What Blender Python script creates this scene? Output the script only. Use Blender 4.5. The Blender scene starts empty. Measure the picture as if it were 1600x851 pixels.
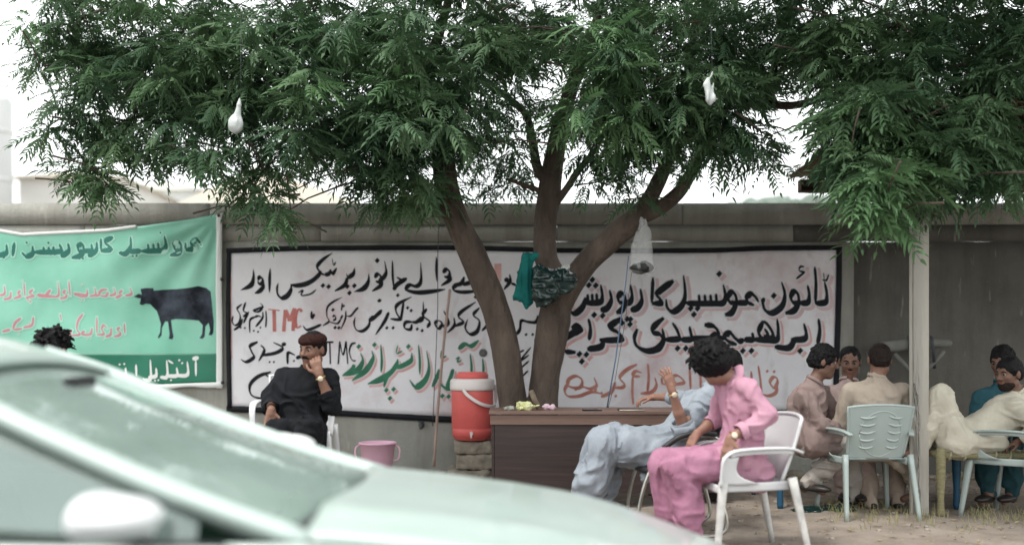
import bpy, math, random
import numpy as np
from mathutils import Vector, Matrix
random.seed(7); RNG = np.random.default_rng(7)
S = bpy.context.scene
COL = S.collection
# ------------------------------------------------------------------ camera
F = 1500.0; EYE = 1.18; HZ = 555.0
def P(px, py, d): return Vector(((px-800)/F*d, d, EYE-(py-HZ)/F*d))
cam = bpy.data.cameras.new('camera'); camo = bpy.data.objects.new('camera', cam); COL.objects.link(camo)
camo.location = (0, 0, EYE); camo.rotation_euler = (math.pi/2, 0, 0)
cam.lens = 36*F/1600; cam.sensor_width = 36; cam.shift_y = (HZ-425.5)/1600
cam.clip_start = 0.05; cam.clip_end = 2000
cam.dof.use_dof = True; cam.dof.focus_distance = 7.4; cam.dof.aperture_fstop = (cam.lens/1000)/0.048
S.camera = camo
# ------------------------------------------------------------------ sky and sun (bright overcast)
W = bpy.data.worlds.new('World'); S.world = W; W.use_nodes = True
nt = W.node_tree; nt.nodes.clear()
wo = nt.nodes.new('ShaderNodeOutputWorld'); mixs = nt.nodes.new('ShaderNodeMixShader')
bs = nt.nodes.new('ShaderNodeBackground'); sky = nt.nodes.new('ShaderNodeTexSky'); sky.sky_type = 'NISHITA'; sky.sun_disc = False
SUN_EL, SUN_ROT = math.radians(62), math.radians(-50)
sky.sun_elevation = SUN_EL; sky.sun_rotation = SUN_ROT; sky.dust_density = 3.0
nt.links.new(sky.outputs[0], bs.inputs[0]); bs.inputs[1].default_value = 0.12
bc = nt.nodes.new('ShaderNodeBackground'); cr = nt.nodes.new('ShaderNodeValToRGB'); cn = nt.nodes.new('ShaderNodeTexNoise'); tc = nt.nodes.new('ShaderNodeTexCoord')
nt.links.new(tc.outputs['Generated'], cn.inputs['Vector']); cn.inputs['Scale'].default_value = 2.2; cn.inputs['Detail'].default_value = 5
cr.color_ramp.elements[0].color = (0.93, 0.97, 0.955, 1); cr.color_ramp.elements[1].color = (1.0, 1.0, 0.985, 1)
nt.links.new(cn.outputs[0], cr.inputs[0]); nt.links.new(cr.outputs[0], bc.inputs[0]); bc.inputs[1].default_value = 0.92
mixs.inputs[0].default_value = 0.88
nt.links.new(bs.outputs[0], mixs.inputs[1]); nt.links.new(bc.outputs[0], mixs.inputs[2]); nt.links.new(mixs.outputs[0], wo.inputs[0])
sun = bpy.data.lights.new('sun', 'SUN'); sun.energy = 1.1; sun.angle = math.radians(14); sun.color = (1.0, 0.965, 0.91)
suno = bpy.data.objects.new('sun', sun); COL.objects.link(suno)
sd = Vector((math.sin(SUN_ROT)*math.cos(SUN_EL), math.cos(SUN_ROT)*math.cos(SUN_EL)*-1, math.sin(SUN_EL)))
suno.rotation_euler = sd.to_track_quat('Z', 'Y').to_euler()
sky.sun_rotation = math.atan2(sd.x, sd.y)
S.view_settings.view_transform = 'Standard'; S.view_settings.look = 'None'; S.view_settings.gamma = 1; S.view_settings.exposure = 1.2
# ------------------------------------------------------------------ materials
MATS = {}
def mat(name, col, rough=.8, var=.12, vscale=6, bump=0., bscale=40, metal=0., spec=.5, stretch=None, col2=None, coat=0, trans=0, fac=None, sheen=0, detail=5, sss=0, alpha=1):
    if name in MATS: return MATS[name]
    m = bpy.data.materials.new(name); m.use_nodes = True; t = m.node_tree; N = t.nodes; L = t.links
    b = N['Principled BSDF']; b.inputs['Roughness'].default_value = rough; b.inputs['Metallic'].default_value = metal
    b.inputs['Specular IOR Level'].default_value = spec
    if coat: b.inputs['Coat Weight'].default_value = coat; b.inputs['Coat Roughness'].default_value = .08
    if sheen: b.inputs['Sheen Weight'].default_value = sheen
    if trans: b.inputs['Transmission Weight'].default_value = trans
    if alpha < 1: b.inputs['Alpha'].default_value = alpha
    tcn = N.new('ShaderNodeTexCoord'); mp = N.new('ShaderNodeMapping'); L.new(tcn.outputs['Object'], mp.inputs[0])
    if stretch: mp.inputs['Scale'].default_value = stretch
    n = N.new('ShaderNodeTexNoise'); n.inputs['Scale'].default_value = vscale; n.inputs['Detail'].default_value = detail; n.inputs['Roughness'].default_value = .62
    L.new(mp.outputs[0], n.inputs['Vector'])
    r = N.new('ShaderNodeValToRGB'); L.new(n.outputs[0], r.inputs[0])
    c = Vector(col); c2 = Vector(col2) if col2 else c*(1+var)
    c1 = c*(1-var) if not col2 else c
    r.color_ramp.elements[0].position = .35; r.color_ramp.elements[1].position = .66
    r.color_ramp.elements[0].color = (*c1, 1); r.color_ramp.elements[1].color = (*[min(1, v) for v in c2], 1)
    L.new(r.outputs[0], b.inputs['Base Color'])
    if bump:
        n2 = N.new('ShaderNodeTexNoise'); n2.inputs['Scale'].default_value = bscale; n2.inputs['Detail'].default_value = 4
        L.new(mp.outputs[0], n2.inputs['Vector'])
        bm = N.new('ShaderNodeBump'); bm.inputs['Strength'].default_value = 1; bm.inputs['Distance'].default_value = bump
        L.new(n2.outputs[0], bm.inputs['Height']); L.new(bm.outputs[0], b.inputs['Normal'])
    MATS[name] = m; return m
# ------------------------------------------------------------------ mesh helpers
def mkmesh(name, v, f, m, smooth=True, mats=None, mi=None):
    me = bpy.data.meshes.new(name)
    if isinstance(v, np.ndarray):
        f = np.asarray(f); k = f.shape[1]
        me.vertices.add(len(v)); me.vertices.foreach_set('co', v.astype(np.float32).ravel())
        me.loops.add(len(f)*k); me.loops.foreach_set('vertex_index', f.astype(np.int32).ravel())
        me.polygons.add(len(f)); me.polygons.foreach_set('loop_start', np.arange(0, len(f)*k, k, dtype=np.int32))
        me.update(calc_edges=True)
    else:
        me.from_pydata([tuple(p) for p in v], [], f); me.update()
    for mm in ([m] if m else []) + (mats or []): me.materials.append(mm)
    if mi is not None: me.polygons.foreach_set('material_index', np.asarray(mi, dtype=np.int32))
    me.polygons.foreach_set('use_smooth', [smooth]*len(me.polygons))
    return me
def obj(name, me, parent=None, loc=None):
    o = bpy.data.objects.new(name, me); COL.objects.link(o)
    if parent: o.parent = parent
    if loc is not None: o.location = loc
    return o
def empty(name, label, cat, loc=(0, 0, 0), rz=0, group=None):
    o = bpy.data.objects.new(name, None); COL.objects.link(o); o.location = loc; o.rotation_euler = (0, 0, rz)
    o['label'] = label; o['category'] = cat
    if group: o['group'] = group
    return o
def tag(o, label, cat, group=None):
    o['label'] = label; o['category'] = cat
    if group: o['group'] = group
    return o
def centre(o):
    """put the origin of a top-level mesh at the middle of its base"""
    me = o.data; n = len(me.vertices); a = np.zeros(n*3, np.float32); me.vertices.foreach_get('co', a); a = a.reshape(-1, 3)
    c = Vector(((a[:, 0].min()+a[:, 0].max())/2, (a[:, 1].min()+a[:, 1].max())/2, a[:, 2].min()))
    me.transform(Matrix.Translation(-c)); o.location = o.location + c
    return o
def under(root, o):
    """parent o (built in world coordinates) to root that stands unrotated at its base"""
    o.parent = root; o.location = o.location - root.location; return o
class G:
    def __init__(s): s.v = []; s.f = []
    def add(s, v, f):
        n = len(s.v); s.v += [Vector(p) for p in v]; s.f += [tuple(i+n for i in q) for q in f]; return s
    def mesh(s, name, m, smooth=True): return mkmesh(name, s.v, s.f, m, smooth)
    def box(s, c, d, R=None, bev=0.0):
        x, y, z = d[0]/2, d[1]/2, d[2]/2; b = min(bev, x*.9, y*.9, z*.9)
        if b <= 0:
            v = [Vector((i*x, j*y, k*z)) for i in (-1, 1) for j in (-1, 1) for k in (-1, 1)]
            f = [(0, 1, 3, 2), (4, 6, 7, 5), (0, 4, 5, 1), (2, 3, 7, 6), (0, 2, 6, 4), (1, 5, 7, 3)]
        else:
            v = []; f = []; idx = {}
            for i in (-1, 1):
                for j in (-1, 1):
                    for k in (-1, 1):
                        idx[i, j, k, 0] = len(v); v.append(Vector((i*x, j*(y-b), k*(z-b))))
                        idx[i, j, k, 1] = len(v); v.append(Vector((i*(x-b), j*y, k*(z-b))))
                        idx[i, j, k, 2] = len(v); v.append(Vector((i*(x-b), j*(y-b), k*z)))
            for i in (-1, 1):
                f.append([idx[i, a, c_, 0] for a, c_ in ((-1, -1), (1, -1), (1, 1), (-1, 1))])
                f.append([idx[a, i, c_, 1] for a, c_ in ((-1, -1), (1, -1), (1, 1), (-1, 1))])
                f.append([idx[a, c_, i, 2] for a, c_ in ((-1, -1), (1, -1), (1, 1), (-1, 1))])
                for j in (-1, 1):
                    f.append([idx[i, j, -1, 0], idx[i, j, 1, 0], idx[i, j, 1, 1], idx[i, j, -1, 1]])
                    f.append([idx[i, -1, j, 0], idx[i, 1, j, 0], idx[i, 1, j, 2], idx[i, -1, j, 2]])
                    f.append([idx[-1, i, j, 1], idx[1, i, j, 1], idx[1, i, j, 2], idx[-1, i, j, 2]])
                    for k in (-1, 1): f.append([idx[i, j, k, 0], idx[i, j, k, 1], idx[i, j, k, 2]])
        M = (R.to_3x3() if R else Matrix.Identity(3)); c = Vector(c)
        return s.add([M @ p + c for p in v], f)
    def tube(s, path, rad, n=8, closed_ends=True, prof=None):
        path = [Vector(p) for p in path]; k = len(path)
        if not hasattr(rad, '__len__'): rad = [rad]*k
        T = []
        for i in range(k):
            t = path[min(i+1, k-1)]-path[max(i-1, 0)]; T.append(t.normalized() if t.length > 1e-9 else Vector((0, 0, 1)))
        a = Vector((0, 0, 1)) if abs(T[0].z) < .9 else Vector((1, 0, 0)); u = T[0].cross(a).normalized()
        v = []; f = []
        for i in range(k):
            u = (u - T[i]*u.dot(T[i])).normalized(); w = T[i].cross(u)
            for j in range(n):
                an = 2*math.pi*j/n; rr = rad[i]*(prof(i, an) if prof else 1)
                v.append(path[i]+u*math.cos(an)*rr+w*math.sin(an)*rr)
        for i in range(k-1):
            for j in range(n): f.append((i*n+j, i*n+(j+1) % n, (i+1)*n+(j+1) % n, (i+1)*n+j))
        if closed_ends: f.append(tuple(range(n-1, -1, -1))); f.append(tuple((k-1)*n+j for j in range(n)))
        return s.add(v, f)
    def strap(s, path, wid, thk, side):
        """rounded-rectangle section swept along path; wid runs along side"""
        path = [Vector(p) for p in path]; k = len(path)
        if not hasattr(wid, '__len__'): wid = [wid]*k
        if not hasattr(thk, '__len__'): thk = [thk]*k
        sec = [(-.5, -.25), (-.42, -.5), (.42, -.5), (.5, -.25), (.5, .25), (.42, .5), (-.42, .5), (-.5, .25)]
        v = []; f = []; n = 8
        for i in range(k):
            t = (path[min(i+1, k-1)]-path[max(i-1, 0)]).normalized(); sv = Vector(side[i] if hasattr(side[0], '__len__') else side)
            sv = (sv - t*sv.dot(t)).normalized(); nn = t.cross(sv)
            for a, b in sec: v.append(path[i]+sv*a*wid[i]+nn*b*thk[i])
        for i in range(k-1):
            for j in range(n): f.append((i*n+j, i*n+(j+1) % n, (i+1)*n+(j+1) % n, (i+1)*n+j))
        f.append(tuple(range(n-1, -1, -1))); f.append(tuple((k-1)*n+j for j in range(n)))
        return s.add(v, f)
    def lathe(s, prof, n=24, c=(0, 0, 0), R=None):
        v = []; f = []; k = len(prof); c = Vector(c)
        for r, z in prof:
            for j in range(n):
                p = Vector((r*math.cos(2*math.pi*j/n), r*math.sin(2*math.pi*j/n), z)); v.append((R @ p if R else p)+c)
        for i in range(k-1):
            for j in range(n): f.append((i*n+j, i*n+(j+1) % n, (i+1)*n+(j+1) % n, (i+1)*n+j))
        if prof[0][0] > 1e-6: f.append(tuple(range(n-1, -1, -1)))
        if prof[-1][0] > 1e-6: f.append(tuple((k-1)*n+j for j in range(n)))
        return s.add(v, f)
    def sheet(s, fn, nu, nv, t, hole=None):
        """surface fn(u,v) given real thickness t; hole(u,v) True leaves a slot"""
        P0 = [[Vector(fn(i/nu, j/nv)) for j in range(nv+1)] for i in range(nu+1)]
        nr = [[None]*(nv+1) for _ in range(nu+1)]
        for i in range(nu+1):
            for j in range(nv+1):
                a = P0[min(i+1, nu)][j]-P0[max(i-1, 0)][j]; b = P0[i][min(j+1, nv)]-P0[i][max(j-1, 0)]
                c = a.cross(b); nr[i][j] = c.normalized() if c.length > 1e-12 else Vector((0, 0, 1))
        v = [P0[i][j] for i in range(nu+1) for j in range(nv+1)] + [P0[i][j]-nr[i][j]*t for i in range(nu+1) for j in range(nv+1)]
        m = (nu+1)*(nv+1); f = []; I = lambda i, j: i*(nv+1)+j
        on = lambda i, j: 0 <= i < nu and 0 <= j < nv and not (hole and hole((i+.5)/nu, (j+.5)/nv))
        for i in range(nu):
            for j in range(nv):
                if not on(i, j): continue
                a, b, c, d = I(i, j), I(i+1, j), I(i+1, j+1), I(i, j+1)
                f += [(a, b, c, d), (a+m, d+m, c+m, b+m)]
                if not on(i, j-1): f.append((a, a+m, b+m, b))
                if not on(i+1, j): f.append((b, b+m, c+m, c))
                if not on(i, j+1): f.append((c, c+m, d+m, d))
                if not on(i-1, j): f.append((d, d+m, a+m, a))
        return s.add(v, f)
def spline(pts, n=6):
    """Catmull-Rom through tuples"""
    p = [np.array(q, float) for q in pts]
    if len(p) < 3: return [tuple(p[0]+(p[-1]-p[0])*i/(n)) for i in range(n+1)]
    q = [2*p[0]-p[1]]+p+[2*p[-1]-p[-2]]; out = []
    for i in range(1, len(q)-2):
        a, b, c, d = q[i-1:i+3]
        for k in range(n):
            t = k/n; out.append(tuple(.5*((2*b)+(-a+c)*t+(2*a-5*b+4*c-d)*t*t+(-a+3*b-3*c+d)*t**3)))
    out.append(tuple(p[-1])); return out
# lattice noise
_T = RNG.random((32, 32, 32)).astype(np.float32)*2-1
def vnoise(p):
    i = np.floor(p).astype(int); f = p-i; f = f*f*(3-2*f); i &= 31; j = (i+1) & 31
    x0, y0, z0 = i.T; x1, y1, z1 = j.T; fx, fy, fz = f.T
    a = _T[x0, y0, z0]*(1-fx)+_T[x1, y0, z0]*fx; b = _T[x0, y1, z0]*(1-fx)+_T[x1, y1, z0]*fx
    c = _T[x0, y0, z1]*(1-fx)+_T[x1, y0, z1]*fx; d = _T[x0, y1, z1]*(1-fx)+_T[x1, y1, z1]*fx
    return (a*(1-fy)+b*fy)*(1-fz)+(c*(1-fy)+d*fy)*fz
# ------------------------------------------------------------------ signed-distance modelling of organic shapes
def A(p): return np.array(tuple(p), float)
def cap(a, b, ra, rb=None, k=.02):
    a = A(a); b = A(b); rb = ra if rb is None else rb
    def fn(p):
        ab = b-a; t = np.clip(((p-a)@ab)/max(ab@ab, 1e-9), 0, 1)
        return np.linalg.norm(p-a-t[:, None]*ab, axis=1)-(ra+(rb-ra)*t)
    m = max(ra, rb); return (fn, np.minimum(a, b)-m, np.maximum(a, b)+m, k)
def ell(c, r, R=None, k=.02):
    c = A(c); r = A(r); M = np.array(R) if R is not None else np.eye(3)   # rows: local axes
    def fn(p):
        q = (p-c)@M.T; k0 = np.linalg.norm(q/r, axis=1); k1 = np.linalg.norm(q/(r*r), axis=1)
        return k0*(k0-1)/np.maximum(k1, 1e-9)
    m = r.max(); return (fn, c-m, c+m, k)
def sdf_eval(prims, p, cuts=(), disp=None):
    d = np.full(len(p), 9., np.float64)
    for fn, lo, hi, k in prims:
        e = np.full(len(p), 9.); m = ((p > lo-.12) & (p < hi+.12)).all(1)
        if not m.any(): continue
        e = fn(p[m]); dm = d[m]
        h = np.clip(.5+.5*(dm-e)/k, 0, 1); d[m] = dm*(1-h)+e*h-k*h*(1-h)
    for fn, k in cuts: # smooth subtract
        e = -fn(p); h = np.clip(.5-.5*(d-e)/k, 0, 1); d = d*(1-h)+e*h+k*h*(1-h)
    if disp is not None:
        near = np.abs(d) < .06
        if near.any(): d[near] += disp(p[near])
    return d
def sdf_mesh(name, prims, h, m, cuts=(), disp=None, amp=.02, mi=None, mats=None):
    lo = np.min([q[1] for q in prims], axis=0)-.04; hi = np.max([q[2] for q in prims], axis=0)+.04
    B = 4; nb = np.ceil((hi-lo)/(h*B)).astype(int)+1; n = nb*B+1
    ci = np.stack(np.meshgrid(*[np.arange(k) for k in nb], indexing='ij'), -1).reshape(-1, 3)
    cc = lo+(ci+.5)*B*h; dc = sdf_eval(prims, cc, cuts)
    act = np.abs(dc) < (B*h*.87*1.15+amp+.03)
    V = np.full(tuple(n), 1., np.float32)
    D = dc.reshape(tuple(nb)).astype(np.float32)
    V[:-1, :-1, :-1] = np.repeat(np.repeat(np.repeat(np.sign(D), B, 0), B, 1), B, 2)
    off = np.stack(np.meshgrid(*[np.arange(B+1)]*3, indexing='ij'), -1).reshape(-1, 3)
    idx = (ci[act][:, None, :]*B+off[None]).reshape(-1, 3)
    flat = np.unique(np.ravel_multi_index(idx.T, tuple(n))); idx = np.stack(np.unravel_index(flat, tuple(n)), -1)
    vals = np.empty(len(idx))
    for s0 in range(0, len(idx), 300000): vals[s0:s0+300000] = sdf_eval(prims, lo+idx[s0:s0+300000]*h, cuts, disp)
    V.ravel()[flat] = vals
    V[0] = V[-1] = 1; V[:, 0] = V[:, -1] = 1; V[:, :, 0] = V[:, :, -1] = 1
    s = V < 0; c8 = [s[a:s.shape[0]-1+a, b:s.shape[1]-1+b, c:s.shape[2]-1+c] for a in (0, 1) for b in (0, 1) for c in (0, 1)]
    su = sum(x.astype(np.int8) for x in c8); cell = np.argwhere((su > 0) & (su < 8))
    cid = np.full(su.shape, -1, np.int32); cid[tuple(cell.T)] = np.arange(len(cell))
    acc = np.zeros((len(cell), 3)); cnt = np.zeros(len(cell))
    cor = [(a, b, c) for a in (0, 1) for b in (0, 1) for c in (0, 1)]
    for a in range(8):
        for b in range(a+1, 8):
            A0, B0 = np.array(cor[a]), np.array(cor[b])
            if np.abs(A0-B0).sum() != 1: continue
            va = V[tuple((cell+A0).T)]; vb = V[tuple((cell+B0).T)]; mm = (va < 0) != (vb < 0)
            t = np.where(mm, va/np.where(mm, va-vb, 1), 0)
            acc[mm] += (A0+(B0-A0)*t[:, None])[mm]; cnt[mm] += 1
    vert = lo+(cell+acc/np.maximum(cnt, 1)[:, None])*h
    fs = []
    for ax in range(3):
        sl0 = [slice(1, -1)]*3; sl0[ax] = slice(0, -1); sl1 = list(sl0); sl1[ax] = slice(1, None)
        a_ = s[tuple(sl0)]; b_ = s[tuple(sl1)]; e = np.argwhere(a_ != b_); base = e.copy(); o1, o2 = [x for x in range(3) if x != ax]
        base[:, o1] += 1; base[:, o2] += 1
        q = []
        for d1, d2 in ((-1, -1), (0, -1), (0, 0), (-1, 0)):
            g = base.copy(); g[:, o1] += d1; g[:, o2] += d2; q.append(cid[tuple(g.T)])
        q = np.stack(q, -1); ins = a_[tuple(e.T)]; flip = ins if ax != 1 else ~ins
        q[~flip] = q[~flip][:, ::-1]; fs.append(q[(q >= 0).all(1)])
    f = np.concatenate(fs)
    if mi is not None:
        fc = vert[f].mean(1); mi = mi(fc)
    return mkmesh(name, vert, f, m, True, mats, mi)
# ================================================================== SETTING
WALL_Y = 9.55
WS = F/WALL_Y
def WP(px, py, off=0.0):   # a point on the wall's face (or off metres in front of it)
    return Vector(((px-800)/WS, WALL_Y-off, EYE-(py-HZ)/WS))
# ground: one sheet with relief near the camera, dropping to the road in front
def ground_z(x, y):
    z = -.265*(1-np.clip((y-4.3)/.75, 0, 1))**1.3
    q = np.stack([x, y, x*0], 1)
    rel = vnoise(q*1.3)*.018+vnoise(q*5)*.008+vnoise(q*14)*.004
    return z+rel*np.clip((y-4.4)*2, 0, 1)*np.clip((40-y)/10, 0, 1)
gx = np.concatenate([[-600, -200, -60, -25, -12], np.arange(-8, 9.01, .07), [12, 25, 60, 200, 600]])
gy = np.concatenate([[-300, -100, -30, -8, 0, 3, 4.15], np.arange(4.25, 10.01, .05), [12, 18, 30, 60, 150, 400, 900]])
X, Y = np.meshgrid(gx, gy, indexing='ij'); v = np.stack([X.ravel(), Y.ravel(), ground_z(X.ravel(), Y.ravel())], 1)
ny = len(gy); I = (np.arange(len(gx)-1)[:, None]*ny+np.arange(ny-1)[None]).ravel()
M_soil = mat('dusty_soil', (.195, .158, .13), .95, col2=(.31, .262, .22), vscale=3.2, bump=.012, bscale=60, detail=8)
g = obj('ground', mkmesh('ground', v, np.stack([I, I+ny, I+ny+1, I+1], 1), M_soil)); g['kind'] = 'structure'
M_asph = mat('asphalt', (.05, .05, .052), .85, bump=.004, bscale=180)
rd = obj('road', G().box((0, 0, -.258), (160, 8.4, .016)).mesh('road', M_asph, False)); rd['kind'] = 'structure'
# pebbles, dry leaves, grass
M_peb = mat('pebble', (.3, .26, .22), .9, .3, 20); g_ = G()
for i in range(900):
    x = random.uniform(-2, 6); y = random.choice((random.uniform(5, 9.4), random.uniform(9, 9.5))); r = random.uniform(.006, .02)*(1+(y > 9)*.8)
    z = float(ground_z(np.array([x]), np.array([y]))[0])
    g_.box((x, y, z+r*.3), (r*2, r*1.5, r), Matrix.Rotation(random.random()*6, 3, 'Z'), r*.3)
o = obj('gravel', g_.mesh('gravel', M_peb)); o['kind'] = 'stuff'
M_dleaf = mat('dry_leaf', (.30, .22, .10), .9, .3, 9, col2=(.45, .38, .2)); g_ = G()
for i in range(1500):
    x = random.uniform(-3, 6); y = 5.4+4*random.random()**.7; a = random.random()*6.3; L = random.uniform(.015, .04)
    z = float(ground_z(np.array([x]), np.array([y]))[0])+.006; dx, dy = math.cos(a)*L, math.sin(a)*L
    g_.add([(x-dx, y-dy, z), (x+dy*.25, y-dx*.25, z+.006), (x+dx, y+dy, z+.004), (x-dy*.25, y+dx*.25, z+.008)], [(0, 1, 2, 3)])
o = obj('leaf_litter', g_.mesh('leaf_litter', M_dleaf)); o['kind'] = 'stuff'
M_grass = mat('dry_grass', (.16, .17, .07), .9, .3, 9, col2=(.33, .29, .14)); g_ = G()
for i in range(230):
    cx_, cy = (random.uniform(2.2, 6), random.gauss(7.0, .25)) if i < 150 else (random.uniform(-2.5, 6), random.uniform(8.6, 9.45))
    for k in range(random.randint(5, 12)):
        x = cx_+random.gauss(0, .05); y = cy+random.gauss(0, .04); h = random.uniform(.02, .09); a = random.random()*6.3; w = .002
        z = float(ground_z(np.array([x]), np.array([y]))[0])-.004; bx, by = math.cos(a)*h*.6, math.sin(a)*h*.6
        g_.add([(x-w, y, z), (x+w, y, z), (x+bx*.4+w*.7, y+by*.4, z+h*.7), (x+bx*.4-w*.7, y+by*.4, z+h*.7), (x+bx, y+by, z+h)], [(0, 1, 2, 3), (3, 2, 4)])
o = obj('grass', g_.mesh('grass', M_grass, False)); o['kind'] = 'stuff'
# ---- boundary wall
def wall_mat(nm='rendered_concrete', ca=(.265, .265, .24), cb=(.375, .37, .335)):
    m = bpy.data.materials.new(nm); m.use_nodes = True; t = m.node_tree; N = t.nodes; L = t.links; b = N['Principled BSDF']; b.inputs['Roughness'].default_value = .93
    tcn = N.new('ShaderNodeTexCoord')
    def noise(scale, sc, det=6, r=.6):
        mp = N.new('ShaderNodeMapping'); mp.inputs['Scale'].default_value = sc; L.new(tcn.outputs['Object'], mp.inputs[0])
        n = N.new('ShaderNodeTexNoise'); n.inputs['Scale'].default_value = scale; n.inputs['Detail'].default_value = det; n.inputs['Roughness'].default_value = r
        L.new(mp.outputs[0], n.inputs['Vector']); return n
    def ramp(n, p0, c0, p1, c1):
        r = N.new('ShaderNodeValToRGB'); e = r.color_ramp.elements; e[0].position = p0; e[1].position = p1; e[0].color = (*c0, 1); e[1].color = (*c1, 1); L.new(n.outputs[0], r.inputs[0]); return r
    def mix(a, b_, fac, mode='MIX', f=1.0):
        x = N.new('ShaderNodeMix'); x.data_type = 'RGBA'; x.blend_type = mode; x.inputs[0].default_value = f
        if fac: L.new(fac.outputs[0], x.inputs[0])
        L.new(a.outputs[0] if a.bl_idname != 'ShaderNodeMix' else a.outputs[2], x.inputs[6]); L.new(b_.outputs[0] if b_.bl_idname != 'ShaderNodeMix' else b_.outputs[2], x.inputs[7]); return x
    base = ramp(noise(1.6, (1, 1, 1), 8, .65), .3, ca, .7, cb)
    streak = ramp(noise(5, (1, 1, .12), 6, .7), .42, (1, 1, 1), .75, (.62, .6, .56))
    x = mix(base, streak, None, 'MULTIPLY', .8)
    drip = ramp(noise(14, (1, 1, .16), 3, .5), .66, (0, 0, 0), .76, (.55, .55, .55))
    white = N.new('ShaderNodeRGB'); white.outputs[0].default_value = (.45, .43, .39, 1)
    x = mix(x, white, drip)
    L.new(x.outputs[2], b.inputs['Base Color'])
    bn = noise(28, (1, 1, 1), 6); bm = N.new('ShaderNodeBump'); bm.inputs['Distance'].default_value = .012; bm.inputs['Strength'].default_value = .7
    L.new(bn.outputs[0], bm.inputs['Height']); L.new(bm.outputs[0], b.inputs['Normal']); return m
M_wall = wall_mat(); M_wall2 = wall_mat('shade_toned_concrete', (.085, .082, .072), (.135, .13, .115))  # second, darker tone has the shelter's shade put into the concrete colour
wall = empty('boundary_wall', 'long grey concrete boundary wall with stained render behind the seated men', 'wall', (0, WALL_Y, 0))
def wsheet(x0, x1, z0, z1, y0, thick, dx=.08):
    """block with a slightly uneven, real face"""
    nx = max(2, int((x1-x0)/dx)); nz = max(2, int((z1-z0)/dx))
    def fn(u, w):
        x = x0+(x1-x0)*u; z = z0+(z1-z0)*w; q = np.array([[x*1.1, z*1.4, y0], [x*4, z*5, y0+3]]); n = vnoise(q)
        e = min(w, 1-w)*(z1-z0)
        return (x, y0+.012*n[0]+.005*n[1]+max(0, .012-e)*.6, z+(.004*n[1] if 0 < w < 1 else .006*n[0]))
    return G().sheet(fn, nx, nz, thick)
under(wall, obj('wall_render', wsheet(-16, 3.40, -.3, 2.31, WALL_Y, .2, .16).mesh('wall_render', M_wall)))
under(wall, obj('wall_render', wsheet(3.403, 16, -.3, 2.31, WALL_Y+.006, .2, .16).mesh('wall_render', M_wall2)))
xx = -16
while xx < 16:
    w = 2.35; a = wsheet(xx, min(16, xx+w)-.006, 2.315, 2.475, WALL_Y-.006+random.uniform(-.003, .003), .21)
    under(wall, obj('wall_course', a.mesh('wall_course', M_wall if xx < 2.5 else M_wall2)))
    a = wsheet(xx-1.1, min(16, xx+w-1.1)-.005, 2.48, 2.69, WALL_Y-.022+random.uniform(-.004, .004), .25)
    under(wall, obj('coping', a.mesh('coping', M_wall))); xx += w
# rubble foot of the wall
M_rub = mat('rubble_stone', (.24, .21, .17), .95, .25, 7, bump=.02, bscale=18)
def rock(name, c, r, seed=0, k=.35, m=None, n=3, parent=None):
    me = bpy.data.meshes.new(name); import bmesh; bm = bmesh.new(); bmesh.ops.create_icosphere(bm, subdivisions=n, radius=1)
    for q in bm.verts:
        p = np.array([q.co[:]])*1.3+seed*7.3; d = 1+k*float(vnoise(p)[0])+.12*float(vnoise(p*3)[0]); q.co = Vector((q.co.x*r[0]*d, q.co.y*r[1]*d, q.co.z*r[2]*d))
    bm.to_mesh(me); bm.free(); me.materials.append(m or M_rub); me.polygons.foreach_set('use_smooth', [True]*len(me.polygons))
    o = obj(name, me, parent, c); return o
k = 0
for (px, py, r) in ((545, 735, .06), (575, 738, .05), (622, 733, .07), (645, 737, .05), (690, 738, .07), (480, 738, .05), (528, 731, .045), (1245, 748, .06), (662, 738, .04)):
    k += 1; d = 9.42-.03*(k % 3); p = P(px, py, d); p.z = r*.3
    o = rock('stone', p, (r*1.3, r*.8, r*.75), k)
    tag(o, ['rough grey stone at the wall foot left of the pink bucket', 'small pale stone at the wall foot behind the pink bucket', 'broad rough stone at the wall foot right of the pink bucket', 'small stone at the wall foot near the leaning stick', 'rounded stone at the wall foot below the red cooler', 'small stone at the wall foot behind the man in black', 'little stone by the pink bucket at the foot of the wall', 'stone at the wall foot behind the blue charpoy leg', 'smallest stone at the foot of the leaning stick'][k-1], 'stone', 'stones along the foot of the wall')
# low concrete step that carries the left chair
M_con = mat('pale_concrete', (.34, .32, .28), .9, .15, 4, bump=.004, bscale=50)
o = centre(obj('concrete_step', G().box((-2.3, 6.75, .11), (3.4, 1.7, .22), bev=.015).mesh('concrete_step', M_con))); tag(o, 'low grey concrete step under the chair of the man in black', 'step')
# ---- lettering
def tri_strip(pts, W, nib, tap, off=(0, 0), grow=0., n=5):
    """calligraphy stroke in photo pixels -> list of (x,y) left/right edges"""
    pts = [(p[0], p[1], p[2] if len(p) > 2 else 1.) for p in pts]
    s = spline(pts, n); k = len(s); L = []; R_ = []
    for i in range(k):
        a = s[max(i-1, 0)]; b = s[min(i+1, k-1)]; dx, dy = b[0]-a[0], b[1]-a[1]; l = math.hypot(dx, dy) or 1; dx /= l; dy /= l
        if i == 0 or i == k-1: e = 1
        sn = abs(dx*math.sin(nib)-dy*math.cos(nib)); t = i/(k-1); e = min(1, .45+min(t, 1-t)*5) if tap else 1
        w = W*s[i][2]*max(sn, .42)*e/2+grow
        ex = 0
        if grow and i == 0: ex = -grow
        if grow and i == k-1: ex = grow
        x = s[i][0]+off[0]+dx*ex; y = s[i][1]+off[1]+dy*ex
        L.append((x-dy*w, y+dx*w)); R_.append((x+dy*w, y-dx*w))
    return L, R_
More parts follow.
